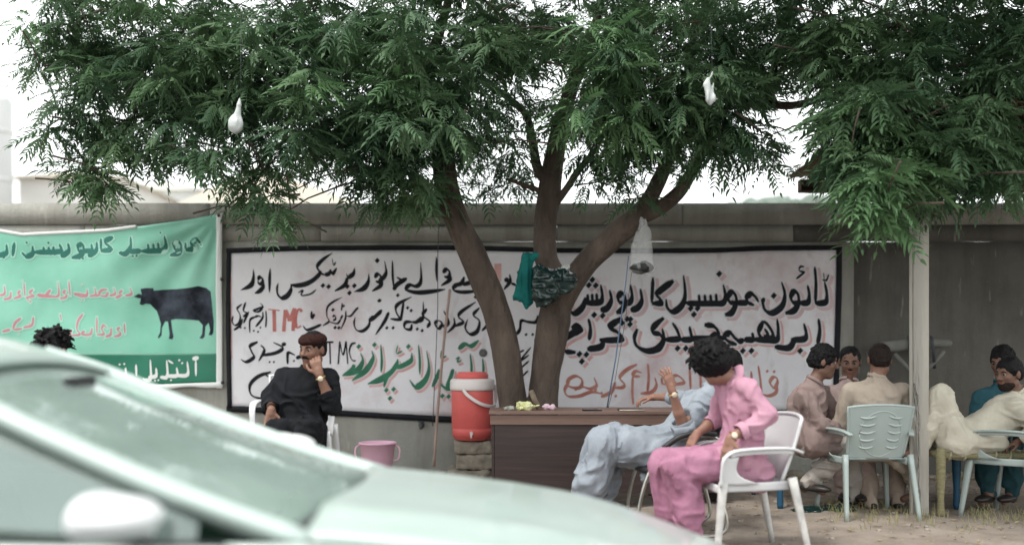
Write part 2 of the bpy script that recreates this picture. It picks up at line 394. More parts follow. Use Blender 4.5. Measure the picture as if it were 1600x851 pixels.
class Writing:
    def __init__(s, ox, oy, sc, W, nib=60, mapf=None): s.o = (ox, oy); s.sc = sc; s.W = W; s.nib = math.radians(nib); s.st = []
    def __call__(s, text, W=None, tap=True):
        for one in text.split(';'):
            one = one.strip()
            if not one: continue
            pts = []
            for q in one.split():
                v = [float(t) for t in q.split(',')]; pts.append((s.o[0]+v[0]/s.sc, s.o[1]+v[1]/s.sc)+((v[2],) if len(v) > 2 else ()))
            s.st.append((pts, (W or s.W)/s.sc, tap))
        return s
    def dots(s, text, r=None):
        for q in text.split():
            x, y = [float(t) for t in q.split(',')]; s.st.append(((s.o[0]+x/s.sc, s.o[1]+y/s.sc), (r or s.W*.62)/s.sc, None))
        return s
    def build(s, g, lift, off=(0, 0), grow=0., place=None, n=5):
        for i, (pts, w, tap) in enumerate(s.st):
            z = (lift+(i % 12)*.00025)*.3
            if tap is None:
                x, y = pts[0]+off[0], pts[1]+off[1]; r = w+grow
                q = [(x-r*.95, y+r*.1), (x-r*.05, y+r), (x+r*.95, y-r*.1), (x+r*.05, y-r)]
                g.add([place(a, b, z) for a, b in q], [(0, 1, 2, 3)])
            else:
                L, R_ = tri_strip(pts, w, s.nib, tap, off, grow, n); k = len(L)
                g.add([place(a, b, z) for a, b in L]+[place(a, b, z) for a, b in R_], [(j, j+1, k+j+1, k+j) for j in range(k-1)])
        return g
M_blk = mat('black_paint', (.012, .013, .017), .7, .3, 12, spec=.2); M_red = mat('red_paint', (.42, .10, .085), .7, .25, 9, col2=(.55, .2, .18)); M_pinkp = mat('pink_shadow_paint', (.62, .33, .31), .8, .15, 6, col2=(.70, .45, .44))
M_palepink = mat('pale_pink_paint', (.62, .47, .49), .8, .1, 5); M_grn = mat('green_paint', (.02, .16, .085), .6, .25, 10); M_wht = mat('sign_white_paint', (.66, .66, .69), .7, .05, 5)
M_brick = mat('brick_red_paint', (.40, .135, .10), .7, .25, 9, col2=(.5, .24, .2))
def mural_mat():
    m = mat('whitewashed_sign', (.74, .73, .765), .75, .05, 2.0, col2=(.82, .81, .845), bump=.002, bscale=30); t = m.node_tree; N = t.nodes; L = t.links; b = N['Principled BSDF']
    src = b.inputs['Base Color'].links[0].from_socket
    tcn = N.new('ShaderNodeTexCoord'); n = N.new('ShaderNodeTexNoise'); n.inputs['Scale'].default_value = 1.1; n.inputs['Detail'].default_value = 7; n.inputs['Roughness'].default_value = .7; L.new(tcn.outputs['Object'], n.inputs['Vector'])
    r = N.new('ShaderNodeValToRGB'); r.color_ramp.elements[0].position = .5; r.color_ramp.elements[1].position = .72; L.new(n.outputs[0], r.inputs[0])
    x = N.new('ShaderNodeMix'); x.data_type = 'RGBA'; L.new(r.outputs[0], x.inputs[0]); L.new(src, x.inputs[6]); x.inputs[7].default_value = (.60, .48, .50, 1)
    n3 = N.new('ShaderNodeTexNoise'); n3.inputs['Scale'].default_value = 9; n3.inputs['Detail'].default_value = 6; mp = N.new('ShaderNodeMapping'); mp.inputs['Scale'].default_value = (1, 1, .35); L.new(tcn.outputs['Object'], mp.inputs[0]); L.new(mp.outputs[0], n3.inputs['Vector'])
    r3 = N.new('ShaderNodeValToRGB'); r3.color_ramp.elements[0].position = .62; r3.color_ramp.elements[1].position = .74; r3.color_ramp.elements[1].color = (.35, .35, .35, 1); L.new(n3.outputs[0], r3.inputs[0])
    y = N.new('ShaderNodeMix'); y.data_type = 'RGBA'; L.new(r3.outputs[0], y.inputs[0]); L.new(x.outputs[2], y.inputs[6]); y.inputs[7].default_value = (.42, .40, .38, 1)
    L.new(y.outputs[2], b.inputs['Base Color']); return m
M_mural = mural_mat()
mural = empty('painted_sign', 'wide white painted sign with black border and Urdu lettering on the wall', 'sign', (WP(835, 640)[0], WALL_Y-.03, .6))
def lerpx(tab, x):
    for (a, b), (c, d) in zip(tab, tab[1:]):
        if x <= c: return b+(d-b)*max(0, (x-a))/(c-a)
    return tab[-1][1]
top = [(355, 392), (480, 388), (700, 387), (860, 391), (1000, 392), (1120, 391), (1190, 388), (1314, 387)]; bot = [(355, 638), (500, 643), (620, 650), (760, 656), (1000, 652), (1314, 640)]
def mural_off(x, y): return .024+.003*float(vnoise(np.array([[x*.011, y*.013, 2.]]))[0])
field = G().sheet(lambda u, w: (lambda x, y: WP(x, y, mural_off(x, y)))(357+(1306-357)*u, (lerpx(top, 357+949*u)+4)*(1-w)+(lerpx(bot, 357+949*u)-4)*w), 120, 30, -.012)
under(mural, obj('sign_field', field.mesh('sign_field', M_mural)))
bd = G()
def band(path, w):   # painted border, slightly uneven width
    k = len(path); n = 60; P0 = spline(path, 12)
    v = []; 
    for i, p in enumerate(P0):
        a = P0[max(i-1, 0)]; b = P0[min(i+1, len(P0)-1)]; dx, dy = b[0]-a[0], b[1]-a[1]; l = math.hypot(dx, dy); dx /= l; dy /= l
        ww = w/2*(1+.14*float(vnoise(np.array([[p[0]*.05, p[1]*.05, w]]))[0]))
        v += [WP(p[0]-dy*ww, p[1]+dx*ww, .030), WP(p[0]+dy*ww, p[1]-dx*ww, .030), WP(p[0]+dy*ww, p[1]-dx*ww, .004), WP(p[0]-dy*ww, p[1]+dx*ww, .004)]
    f = []
    for i in range(len(P0)-1):
        for j in range(4): f.append((i*4+j, i*4+(j+1) % 4, i*4+4+(j+1) % 4, i*4+4+j))
    f += [(3, 2, 1, 0), tuple(len(v)-4+j for j in range(4))]
    return G().add(v, f)
for nm, pth, w in (('border', [(356, y) if False else (x, y) for x, y in top], 7.5), ('border', [(x, y) for x, y in bot], 9), ('border', [(359, 393), (358, 500), (360, 637)], 7), ('border', [(1310, 388), (1309, 460), (1306, 560), (1304, 642)], 8.5)):
    a = band(pth, w)
    if w in (7, 8.5): 
        for q in a.v: q.y -= .003*(1 if q.y < WALL_Y-.01 else 0)
    under(mural, obj(nm, a.mesh(nm, M_blk)))
WPl = lambda x, y, z: WP(x, y, mural_off(x, y)+.0008+z)
# right-hand block, big letters (measured on an enlargement 3.151x of 860,370)
R1 = Writing(860, 370, 3.151, 35, 62)
R1("1345,222 1356,275 1352,318 1322,327 1297,322;1297,148 1303,230 1300,322;1262,238 1270,285 1262,322 1222,326;1222,326 1192,322 1180,300 1192,272 1213,280 1218,320 1196,362 1152,376")
R1("1134,222 1150,280 1138,338 1092,374 1055,362 1042,325 1048,300;1022,322 1006,296 984,282 964,300 970,322 1000,338;972,325 915,325;915,325 882,322 872,300 886,274 906,284 912,322 890,372 856,384")
R1("848,235 858,290 846,325 800,328 700,328 664,324;812,280 815,322;785,284 788,322;757,284 760,322;728,284 732,322;653,190 661,280 646,335 605,368 574,350 567,306")
R1("503,200 497,325;604,216 560,248 522,282 536,304 545,325 497,328;441,256 448,310 428,348 392,362;392,236 400,292 388,322 358,326;358,326 338,320 332,300 346,280 364,292 366,326 350,360 322,374")
R1("290,262 298,310 276,352 244,360;246,236 254,292 240,322 168,326;226,278 228,320;204,280 206,320;182,282 184,320;172,298 158,344 122,376 94,362 90,330")
R1.dots("1096,290 828,183 688,352 722,352 704,382 376,404 352,424 390,430 188,238 222,240 205,212",17)
R1("1366,185 1354,214 1334,212;1340,178 1344,210;1246,148 1226,148 1222,168 1246,172;1250,172 1206,208",12)
R2 = Writing(860, 370, 3.151, 36, 62)
R2("1316,402 1322,460 1312,530;1244,426 1256,478 1240,503 1180,505;1200,502 1170,545 1100,540;1112,402 1118,460 1110,505 1060,508 990,503;1046,412 1072,440 1092,478 1082,505;1044,412 1022,470 1046,500 1066,480 1050,450;990,470 992,503 950,505;950,505 928,512 906,498 884,474 862,482 858,500 885,520 915,530")
R2("858,498 800,500 740,500 680,502;755,432 800,440 822,470 780,498;682,440 690,500 640,505;598,422 622,460 628,500 560,505;548,450 556,500 532,548 500,552;556,398 512,436 502,468 540,482 552,515 520,552 470,560 424,536 412,495 426,452")
R2("352,398 300,432 292,448 330,470 352,500 300,508 240,506;262,500 246,540 180,552;186,402 196,450 190,508;102,448 132,438 150,452 110,474 70,500 58,530 76,562 124,568;150,452 112,478")
R2.dots("1226,560 944,560 986,560 624,548 664,548 142,576 176,578 154,612 214,384 256,388 392,406",17)
R3 = Writing(860, 370, 3.151, 20, 50)
R3("1112,692 1092,690 1078,716 1098,742 1114,716 1112,692;1112,716 1108,762 1076,780 1040,774 1022,758;1020,632 1030,700 1036,772;985,660 990,740;683,642 688,752;735,640 738,750;592,686 626,682 656,714 610,724 545,722;546,690 548,722;512,690 520,730 496,762 442,770;478,622 482,690 476,762;448,668 418,660 404,682 440,686;404,684 402,760 406,824")
R3("425,626 370,656 340,692 362,722 350,740 296,740;318,712 300,760 248,786;214,690 226,730 196,746 160,736;168,736 120,742 84,728 92,698 126,684 154,702 150,734 118,752;92,710 70,752 86,782 140,782 200,762 250,770;900,640 905,745 860,750;840,700 836,760 790,775;783,640 786,752")
R3.dots("1064,660 1098,662 222,752 250,768 540,668 562,668 884,770 320,782",9)
# pink shadows first, then white outline, then the letters
def letter(name, W_, m, lift, off=(0, 0), grow=0., place=None, n=5, parent=None):
    g_ = G(); W_.build(g_, lift, off, grow, place or WPl, n); return under(parent or mural, obj(name, g_.mesh(name, m, False)))
letter('lettering_shadow', R1, M_palepink, .001, (5, 4), 2.4); letter('lettering_outline', R1, M_wht, .0055, (.5, .5), 1.6); letter('lettering', R1, M_blk, .010)
letter('lettering_shadow', R2, M_pinkp, .001, (5, 4.5), 1.2); letter('lettering_outline', R2, M_wht, .0055, (1, 1), 1.5); letter('lettering', R2, M_blk, .010)
letter('lettering', R3, M_brick, .002)
# left-hand block
A1 = Writing(350, 380, 6.08, 43, 55)
A1("445,240,.5 440,330,1.1 440,400,1 438,470,.4;328,350 348,322 374,345 366,382 338,384 328,356;376,350 380,410 345,455 298,476,.4;286,248,.4 286,330 262,400,1.2 166,446,.3;640,385,.5 642,440 606,500,1.2 555,520,1.2 518,488 510,430,.8 522,380,.4;640,396 700,402,1.2 780,388,1.2 850,352 905,302 926,262;1032,94,.3 940,160,.8 890,226 928,284 960,302;960,302 1000,290 1020,248,.5;1020,262 1036,290 1076,235,.4;1166,290,.5 1186,322 1232,290 1246,234,.4;1176,326 1150,398 1056,456,.4;1380,288,.4 1374,366 1330,430,1.2 1238,462,.3")
A1("712,470 758,446 738,494 800,490 842,474 880,440;1032,146 1044,208 1066,180",18).dots("944,402 998,412 1176,410 1242,404 1196,472 1458,165",26)
B1 = Writing(550, 380, 3.273, 24, 55)
B1("118,178 132,158 150,172 142,198 122,194;152,170 150,214 104,246,.4;168,90,.4 176,150 152,192;208,88,.5 210,170 217,236,.7;230,174 262,190 282,178,.5;280,180 232,212 214,240;352,98,.5 354,190 332,220 296,214 272,236;272,238 330,252,1.2 400,248,1.1 478,236,.5;433,70,.5 432,140 436,196,.5;466,152 484,134 500,148 494,174 472,170;500,152 502,186 456,218,.4;592,150 602,198 566,212;575,172 560,205 530,216 520,238 560,250 640,246;806,160 808,196 776,238,.4;782,196 800,180;815,205 840,215").dots("132,92 236,266 590,128 632,274",11)
A2 = Writing(350, 380, 6.08, 24, 50)
A2("404,640 408,720 402,798;375,650 372,710 308,792;350,568 376,602 328,622 286,642 330,650 375,622;304,698 262,718 250,760 252,850;300,700 330,690 360,700;212,560 192,640 232,662;176,578 132,620 152,662 162,706 146,760 110,778 84,742 94,690;182,716 160,780 100,824;242,648 192,758;232,662 190,700").dots("290,830 330,840 352,800 165,800 205,804",12)
A2("1128,512,.5 1036,560 986,612 982,690 1002,740 945,782;1036,700 1056,684 1066,716 1040,736;1002,744 1080,762 1112,724;1112,722 1132,680;1128,568 1120,640;1118,606 1152,590;1162,640 1156,720 1112,822,.4;1170,690 1208,690 1250,640 1280,608",22)
A2("755,780 792,822,1.3 862,802 930,770;838,645 836,712 866,670;1390,700 1380,780 1322,832,1.2 1262,822 1240,762 1250,700,.5;1396,700 1450,690 1500,648",30).dots("1060,800 1096,802 1476,545 1040,632",20)
A3 = Writing(350, 380, 6.08, 34, 0)
A3("425,628 535,638",26,False); A3("482,636 484,742 486,838;590,632 580,740 574,838;592,634 612,680 628,740;630,740 650,680 676,618;676,618 668,720 662,832;746,650 722,624 692,662 682,740 698,800 740,784",34,False)
B2 = Writing(550, 380, 3.273, 20, 55)
B2("155,340 110,385 86,394;190,352 168,400 122,468,.4;306,274,.4 236,312 226,346 244,388 198,386;266,298 252,382 240,388;384,335 362,368 398,400 386,432;362,376 332,402 310,402;366,298,.5 364,380 340,402;310,402 276,404 270,432 300,440 308,412;440,392 426,412 444,436 462,410 442,392;470,345 496,402 468,430;522,380 524,420 488,458,.4;634,300,.5 562,348 546,376 570,402 526,424;652,330 622,366 652,398 640,450,1.2 604,464,1.2 580,432 592,388,.5;696,416 664,448,.5").dots("145,293 180,432 212,432 286,330 304,344 335,438 360,446",10)
B2("950,368 940,402 902,402 866,396 858,440 838,470").dots("890,466 924,466",9)
B2("880,545 850,560;915,530 860,600 905,570;860,640 905,600;870,680 900,650",10)
C3 = Writing(340, 370, 2.43, 15, 50)
C3("155,398 126,414 132,436 140,456 112,474 90,464;166,410 180,430 158,472,.4;214,400 250,420 222,440 166,450;246,410 262,404;296,448 270,440 268,482;300,460 322,452").dots("200,474 216,474 292,470",5)
C3("415,399 442,399;428,399 430,482;466,396 460,482;466,396 478,448 490,396;490,396 496,482;526,402 510,408 502,436 512,466 526,470",9,False)
C3("205,512 158,528 126,560 130,598 166,612 200,606;176,516 196,530")
D4 = Writing(340, 380, 2.857, 23, 58)
D4("1183,512,.6 1187,552 1186,592,.6;1128,492,.7 1134,545 1134,596,.7;1076,472 1104,450 1134,458 1166,432,.5;1078,588 1064,622 1028,646,1.2 1000,630 988,596,.6;1052,560 1040,600 1024,640;934,478,.6 945,556 926,612,1.2 886,640,1.3 858,608,.6;898,452,.6 904,520 904,584,.6;868,488,.6 866,520 838,540 800,556;806,516,.6 800,540 776,574 730,606,1.3 672,626,.5;768,574 756,600 744,640,.6;730,452,.6 735,520 732,574,.6;690,478,.5 696,512 664,566,1.2 602,612,.5;640,488,.5 650,524 626,566,1.2 574,590,.5;612,540 600,566 560,590,.5;990,560,.6 978,600 960,640,.7").dots("853,460 632,460 702,452 755,654 787,650 771,690 1004,680 1032,682",12)
D4("806,455 800,490 826,480;1000,478 998,512 1022,502;1064,516 1080,508 1070,528 1088,524",8)
letter('lettering', A1, M_blk, .004); letter('lettering', B1, M_blk, .004); letter('lettering', A2, M_blk, .004); letter('lettering', A3, M_red, .004); letter('lettering', B2, M_blk, .004); letter('lettering', C3, M_blk, .004)
letter('lettering_shadow', D4, M_pinkp, .0005, (3, 4), .8); letter('lettering_outline', D4, M_wht, .0045, (.5, .6), .8); letter('lettering', D4, M_grn, .009)
# odd paint marks: red smear by the left border, pink patch, round mark
g_ = G()
for q, r in (([(361, 432), (361.5, 500), (362, 560)], 4), ([(778, 412), (778, 440)], 11), ([(740, 600), (742, 620)], 4)):
    W_ = Writing(0, 0, 1, r, 0); W_.st.append((q, r, False)); W_.build(g_, .002, place=WPl)
under(mural, obj('paint_smear', g_.mesh('paint_smear', M_pinkp, False)))
g_ = G(); n = 20; g_.add([WPl(755, 551, .008)]+[WPl(755+6.5*math.cos(2*math.pi*i/n), 551+6.5*math.sin(2*math.pi*i/n), .006) for i in range(n)], [(0, 1+i, 1+(i+1) % n) for i in range(n)])
under(mural, obj('round_mark', g_.mesh('round_mark', mat('grey_mark', (.12, .12, .12), .7, .5, 60), False)))
# ---- green vinyl banner
M_ban = mat('green_banner', (.17, .48, .355), .42, .04, 1.2, col2=(.26, .59, .46)); M_bandk = mat('banner_dark_green', (.008, .16, .095), .42, .1, 3); M_banwht = mat('banner_white', (.72, .74, .73), .5, .04, 3); M_banred = mat('banner_red', (.50, .22, .25), .6, .1, 3); M_cow = mat('print_black', (.008, .011, .018), .6, .35, 5, spec=.15, col2=(.065, .08, .105))
M_bantxt = mat('banner_deep_green', (.008, .14, .105), .5, .1, 3)
banner = empty('vinyl_banner', 'pale green vinyl banner with a black buffalo and Urdu print', 'banner', (WP(60, 600)[0], WALL_Y-.03, .85))
tb = [(-420, 352), (-60, 350), (0, 361), (40, 368), (90, 365), (170, 361), (250, 350), (300, 343), (350, 334)]; bb = [(-420, 612), (0, 612), (200, 608), (352, 602), (356, 601)]
def ban_off(x, y):
    t = (y-lerpx(tb, x))/260; q = np.array([[x*.012+y*.004, y*.02, 1.], [x*.05, y*.03, 4.]]); n = vnoise(q)
    dx, dy = 347-x, y-336; ang = math.atan2(dy, dx+1e-6); r = math.hypot(dx, dy)     # tension folds fanning from the top right nail
    fold = math.sin(ang*17+1)*.014*min(1, r/60)*math.exp(-r/230)
    sag = math.sin(x*.035+y*.018)*.007+math.sin(x*.012-y*.05+1)*.006
    return .035+.012*n[0]+.004*n[1]+fold+sag*min(1, max(0, 345-x)/60)
BP = lambda x, y, z=0: WP(x, y, ban_off(x, y)+z+.001)
def bansheet(x0, x1, yf0, yf1, nu, nv, z, t=.0025):
    return G().sheet(lambda u, w: BP(x0+(x1-x0)*u, yf0(x0+(x1-x0)*u)*(1-w)+yf1(x0+(x1-x0)*u)*w, z), nu, nv, -t)
T0 = lambda x: lerpx(tb, x); B0 = lambda x: lerpx(bb, x)
under(banner, obj('banner_sheet', bansheet(-420, 344, T0, B0, 190, 60, 0).mesh('banner_sheet', M_ban)))
under(banner, obj('banner_band', bansheet(-420, 345, lambda x: 552, lambda x: B0(x)-6, 190, 14, .002, .0015).mesh('banner_band', M_bandk)))
under(banner, obj('banner_hem', bansheet(340, 349, lambda x: 334+(349-x)*.3, lambda x: 606, 3, 60, .006).mesh('banner_hem', M_banwht)))
under(banner, obj('banner_hem', bansheet(-420, 350, lambda x: B0(x)-6, lambda x: B0(x)+1+1.5*math.sin(x*.08), 190, 2, .007).mesh('banner_hem', M_banwht)))
under(banner, obj('banner_hem', bansheet(-420, 215, lambda x: T0(x)-3, lambda x: T0(x)+2, 160, 1, .006).mesh('banner_hem', M_banwht)))
for (x, y) in ((345, 338), (350, 437), (351, 597)):
    g_ = G(); g_.lathe([(0, .012), (.006, .011), (.016, .006), (.018, 0)], 12, WP(x, y, .07), Matrix.Rotation(math.pi/2, 3, 'X')); under(banner, obj('eyelet', g_.mesh('eyelet', mat('dark_metal', (.05, .05, .055), .5, metal=.7))))
G1 = Writing(0, 330, 3.039, 29, 62)
G1("962,166 940,136 914,158 932,176 886,186;884,148 888,184;862,186 838,184 830,160 850,146 864,166 856,198 812,210;788,118 794,160 780,186 740,190 682,192;758,150 760,184;736,154 738,186;712,156 714,188;626,122 630,170 608,204 576,198;682,190 640,194 622,190;544,124 506,148 540,182 486,190;486,130 488,188;466,146 464,188 426,216;440,156 442,186 404,190;404,190 382,190 378,168 398,160 404,190 388,212 346,222;330,152 332,190 296,218;290,156 290,192 166,196;262,168 262,192;240,170 240,194;216,170 218,194;166,166 164,202 136,216 114,196;82,150 72,216;44,158 42,200 0,212;-30,150 -28,200;-60,160 -70,200 -120,206;-150,150 -150,200").dots("768,104 642,216 660,214 386,226 402,226 248,206 268,206 240,152 140,152 30,222",7)
G2 = Writing(0, 330, 3.039, 14, 50)
G2("624,362 634,392 602,402;590,376 576,390 592,402;584,400 556,412;548,362 556,392 528,402;520,372 492,376 480,396 510,404 524,384;480,400 462,402;458,362 464,396 434,404;424,370 420,400 390,404 360,392 420,396;336,330 342,404;322,374 308,388 324,396 318,410 290,414;284,334 286,400 250,402 200,396 196,404 280,408;250,372 222,404;168,370 150,390 172,402 138,412 158,436;124,340 128,404;108,376 96,392 110,402 76,416;62,380 60,410 30,420;30,352 34,392 0,402;-20,360 -16,400 -60,404;-90,350 -90,402").dots("390,422 406,422 398,350 158,428 116,330 300,424",4)
G2("596,530 600,582;578,550 564,562 580,576 570,590 548,594;536,552 534,584 510,596;518,556 502,540 492,560 504,582 470,586;468,500 470,580;446,552 440,582 400,584 412,566;402,486 380,520 376,560 390,584 344,590;352,560 332,604;292,486 300,520;168,500 160,540 120,552;112,506 84,530 76,560 116,556;60,560 20,572;-10,520 -8,572 -60,580").dots("440,600 424,600 500,604 294,492 148,532 96,580",4)
G3 = Writing(0, 330, 3.039, 21, 60)
G3("936,706 938,780;920,700 950,694;896,712 898,774 846,778;846,740 848,778 800,780;806,706 830,722;800,706 802,782 768,786;750,742 748,780 712,786;722,704 724,790 700,800 684,792;652,726 654,782;602,740 600,778 566,776;-20,720 -22,780;-60,720 -60,780 -120,786").dots("858,706 872,720 596,724 574,726 760,800 744,802 820,800",6)
def bl(name, W_, m, z, off=(0, 0), grow=0.): return letter(name, W_, m, z, off, grow, lambda x, y, zz: BP(x, y, .0018+zz), 4, banner)
bl('lettering_outline', G1, M_ban if False else mat('banner_pale', (.42, .74, .62), .5, .04, 3), .002, (.4, .5), 1.3); bl('lettering', G1, M_bantxt, .006); bl('lettering_outline', G2, mat('banner_pale', (.42, .74, .62)), .002, (.3, .3), 1.3); bl('lettering', G2, M_banred, .006); bl('lettering', G3, M_banwht, .012)
cow = [(530, 410), (548, 398), (560, 402), (556, 380), (575, 376), (604, 376), (606, 386), (640, 382), (690, 380), (740, 376), (780, 368), (812, 376), (830, 390), (834, 430), (836, 470), (840, 505), (838, 550), (832, 560), (820, 558), (826, 540), (820, 510), (806, 525), (804, 565), (795, 573), (784, 570), (794, 555), (796, 520), (780, 502), (740, 498), (690, 496), (672, 500), (676, 530), (683, 565), (678, 575), (666, 573), (668, 552), (660, 505), (648, 505), (636, 530), (636, 560), (624, 572), (622, 566), (630, 550), (632, 515), (624, 490), (615, 465), (590, 438), (574, 436), (560, 442), (550, 438), (556, 416), (544, 414)]
import mathutils.geometry as mg
cp = [(x/2.5025, 300+y/2.5025) for x, y in cow]
# triangulate with interior points so the print follows the folds of the banner
inner = []
def inside(x, y):
    c = False; n = len(cp)
    for i in range(n):
        x1, y1 = cp[i]; x2, y2 = cp[i-1]
        if (y1 > y) != (y2 > y) and x < (x2-x1)*(y-y1)/(y2-y1)+x1: c = not c
    return c
for ix in range(212, 338, 4):
    for iy in range(446, 532, 4):
        if inside(ix, iy): inner.append((ix, iy))
allp = cp+inner; r = mg.delaunay_2d_cdt([Vector(p) for p in allp], [], [list(range(len(cp)))], 1, 1e-4)
under(banner, obj('buffalo_print', mkmesh('buffalo_print', [BP(p.x, p.y, .003) for p in r[0]], [tuple(f) for f in r[2]], M_cow, False)))
# ---- far background
M_far = mat('hazy_pale_wall', (.62, .62, .60), .9, .05, .3); M_far2 = mat('hazy_cream_roof', (.72, .68, .58), .8, .05, .3); M_far3 = mat('hazy_tower', (.55, .57, .57), .9, .05, .3)  # distance haze is put into these pale colours
def quadbox(name, x0, x1, y0, y1, z0, z1, m, parent=None): return obj(name, G().box(((x0+x1)/2, (y0+y1)/2, (z0+z1)/2), (x1-x0, y1-y0, z1-z0)).mesh(name, m, False), parent)
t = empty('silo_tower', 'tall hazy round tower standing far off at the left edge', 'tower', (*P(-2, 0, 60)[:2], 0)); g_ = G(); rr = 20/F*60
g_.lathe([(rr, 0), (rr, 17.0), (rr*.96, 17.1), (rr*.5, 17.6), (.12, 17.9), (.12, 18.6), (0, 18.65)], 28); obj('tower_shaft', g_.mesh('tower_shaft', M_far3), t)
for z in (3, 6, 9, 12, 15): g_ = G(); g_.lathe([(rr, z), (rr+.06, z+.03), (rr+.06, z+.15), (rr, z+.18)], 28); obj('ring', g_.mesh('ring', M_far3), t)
def far_shed(name, label, px0, px1, pyt, pye, d, m1, m2, ridge=.5, rows=0):
    a = P(px0, pye, d); b = P(px1, pye, d); w = b.x-a.x; h = a.z; top_ = P(0, pyt, d).z; dep = 12
    t = empty(name, label, 'building', ((a.x+b.x)/2, d, 0)); quadbox('wall', -w/2, w/2, 0, dep, 0, h, m1, t)
    xr = -w/2+w*ridge; g_ = G(); e = .5
    v = [(-w/2-e, -e, h-.1), (xr, -e, top_), (w/2+e, -e, h-.1), (-w/2-e, dep+e, h-.1), (xr, dep+e, top_), (w/2+e, dep+e, h-.1)]
    g_.add(v, [(0, 1, 4, 3), (1, 2, 5, 4), (0, 2, 1), (3, 4, 5), (0, 3, 5, 2)]); obj('roof', g_.mesh('roof', m2, False), t)
    for i in range(rows):
        x = -w/2+w*(i+.5)/rows; f_ = quadbox('window', x-.5, x+.5, -.06, .02, h*.55, h*.8, M_far3, t)
        quadbox('pane', x-.4, x+.4, -.09, -.05, h*.57, h*.78, mat('far_glass', (.3, .35, .36), .3), f_)
    return t
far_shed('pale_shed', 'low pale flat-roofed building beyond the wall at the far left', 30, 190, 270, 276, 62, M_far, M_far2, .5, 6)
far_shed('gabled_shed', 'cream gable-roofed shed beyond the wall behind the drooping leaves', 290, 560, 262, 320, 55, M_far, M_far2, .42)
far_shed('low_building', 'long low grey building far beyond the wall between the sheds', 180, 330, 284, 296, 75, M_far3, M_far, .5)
M_fart = mat('far_foliage', (.16, .20, .17), .9, .2, 2)  # haze greyed into the treetop colour
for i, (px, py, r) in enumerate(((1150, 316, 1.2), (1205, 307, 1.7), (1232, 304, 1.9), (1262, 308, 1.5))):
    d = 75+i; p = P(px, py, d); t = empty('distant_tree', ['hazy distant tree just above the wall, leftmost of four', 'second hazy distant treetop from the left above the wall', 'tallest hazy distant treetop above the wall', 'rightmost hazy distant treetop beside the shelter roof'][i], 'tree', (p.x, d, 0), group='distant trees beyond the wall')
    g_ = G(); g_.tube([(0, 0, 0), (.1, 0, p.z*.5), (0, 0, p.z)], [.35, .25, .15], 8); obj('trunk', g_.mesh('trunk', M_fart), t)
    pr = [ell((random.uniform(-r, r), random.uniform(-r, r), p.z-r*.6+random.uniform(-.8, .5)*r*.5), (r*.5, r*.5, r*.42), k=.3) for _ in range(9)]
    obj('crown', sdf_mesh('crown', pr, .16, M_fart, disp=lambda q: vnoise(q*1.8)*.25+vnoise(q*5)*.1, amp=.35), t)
# ================================================================== SHELTER
M_post = mat('post_concrete', (.36, .335, .29), .9, .12, 3, bump=.004, bscale=40, stretch=(1, 1, .25), col2=(.47, .44, .39)); M_rust = mat('rusty_sheet', (.13, .065, .045), .85, .3, 3, col2=(.22, .12, .085), bump=.003, bscale=40); M_wood = mat('old_timber', (.10, .068, .045), .85, .3, 5, stretch=(8, 8, 1), bump=.003)
shel = empty('shelter', 'rusty-roofed shelter on a pale square concrete post over the right-hand group', 'shelter', (4.9, 8.1, 0))
def px_at(px, d): return (px-800)/F*d
PX = px_at(1452, 7.02)-.0625
for (x, y, w) in ((PX, 7.05, .125), (7.3, 7.05, .142), (7.3, 9.2, .12)):
    under(shel, obj('post', G().box((x, y, 1.32), (w, w*.5, 2.84), bev=.008).mesh('post', M_post)))
for y in (7.05, 9.2): under(shel, obj('beam', G().box((4.95, y, 2.80), (4.4, .1, .12), bev=.008).mesh('beam', M_wood)))
for i in range(8): under(shel, obj('rafter', G().box((2.95+i*.6, 8.1, 2.895), (.07, 2.7, .07), bev=.006).mesh('rafter', M_wood)))
for i in range(6):
    x0 = 2.72+i*.78
    a = G().sheet(lambda u, w: (x0+u*.82, 6.72+w*2.8, 2.945+.012*math.sin(u*math.pi*2*10)+(i % 2)*.012+.01*math.sin(i*2+w*3)), 60, 6, .002)
    under(shel, obj('roof_sheet', a.mesh('roof_sheet', M_rust)))
M_thatch = mat('dry_thatch', (.16, .10, .065), .95, .35, 10); g_ = G()
for i in range(700):   # dry reeds and sacking hanging along the edges
    s_ = random.random(); 
    if s_ < .45: a = Vector((2.72+random.gauss(0, .03), random.uniform(6.8, 9.4), 2.95)); dr = Vector((random.uniform(-.16, .02), random.gauss(0, .08), random.uniform(-.2, .06)))
    else: a = Vector((random.uniform(2.7, 7.3), 6.72, 2.95)); dr = Vector((random.gauss(0, .08), random.uniform(-.1, .02), random.uniform(-.2, .05)))
    b = a+dr; w = Vector((.003, .003, .002)); g_.add([a-w, a+w, b+w*.4, b-w*.4], [(0, 1, 2, 3)])
o = obj('thatch_fringe', g_.mesh('thatch_fringe', M_thatch, False)); under(shel, o); o['kind'] = 'stuff'
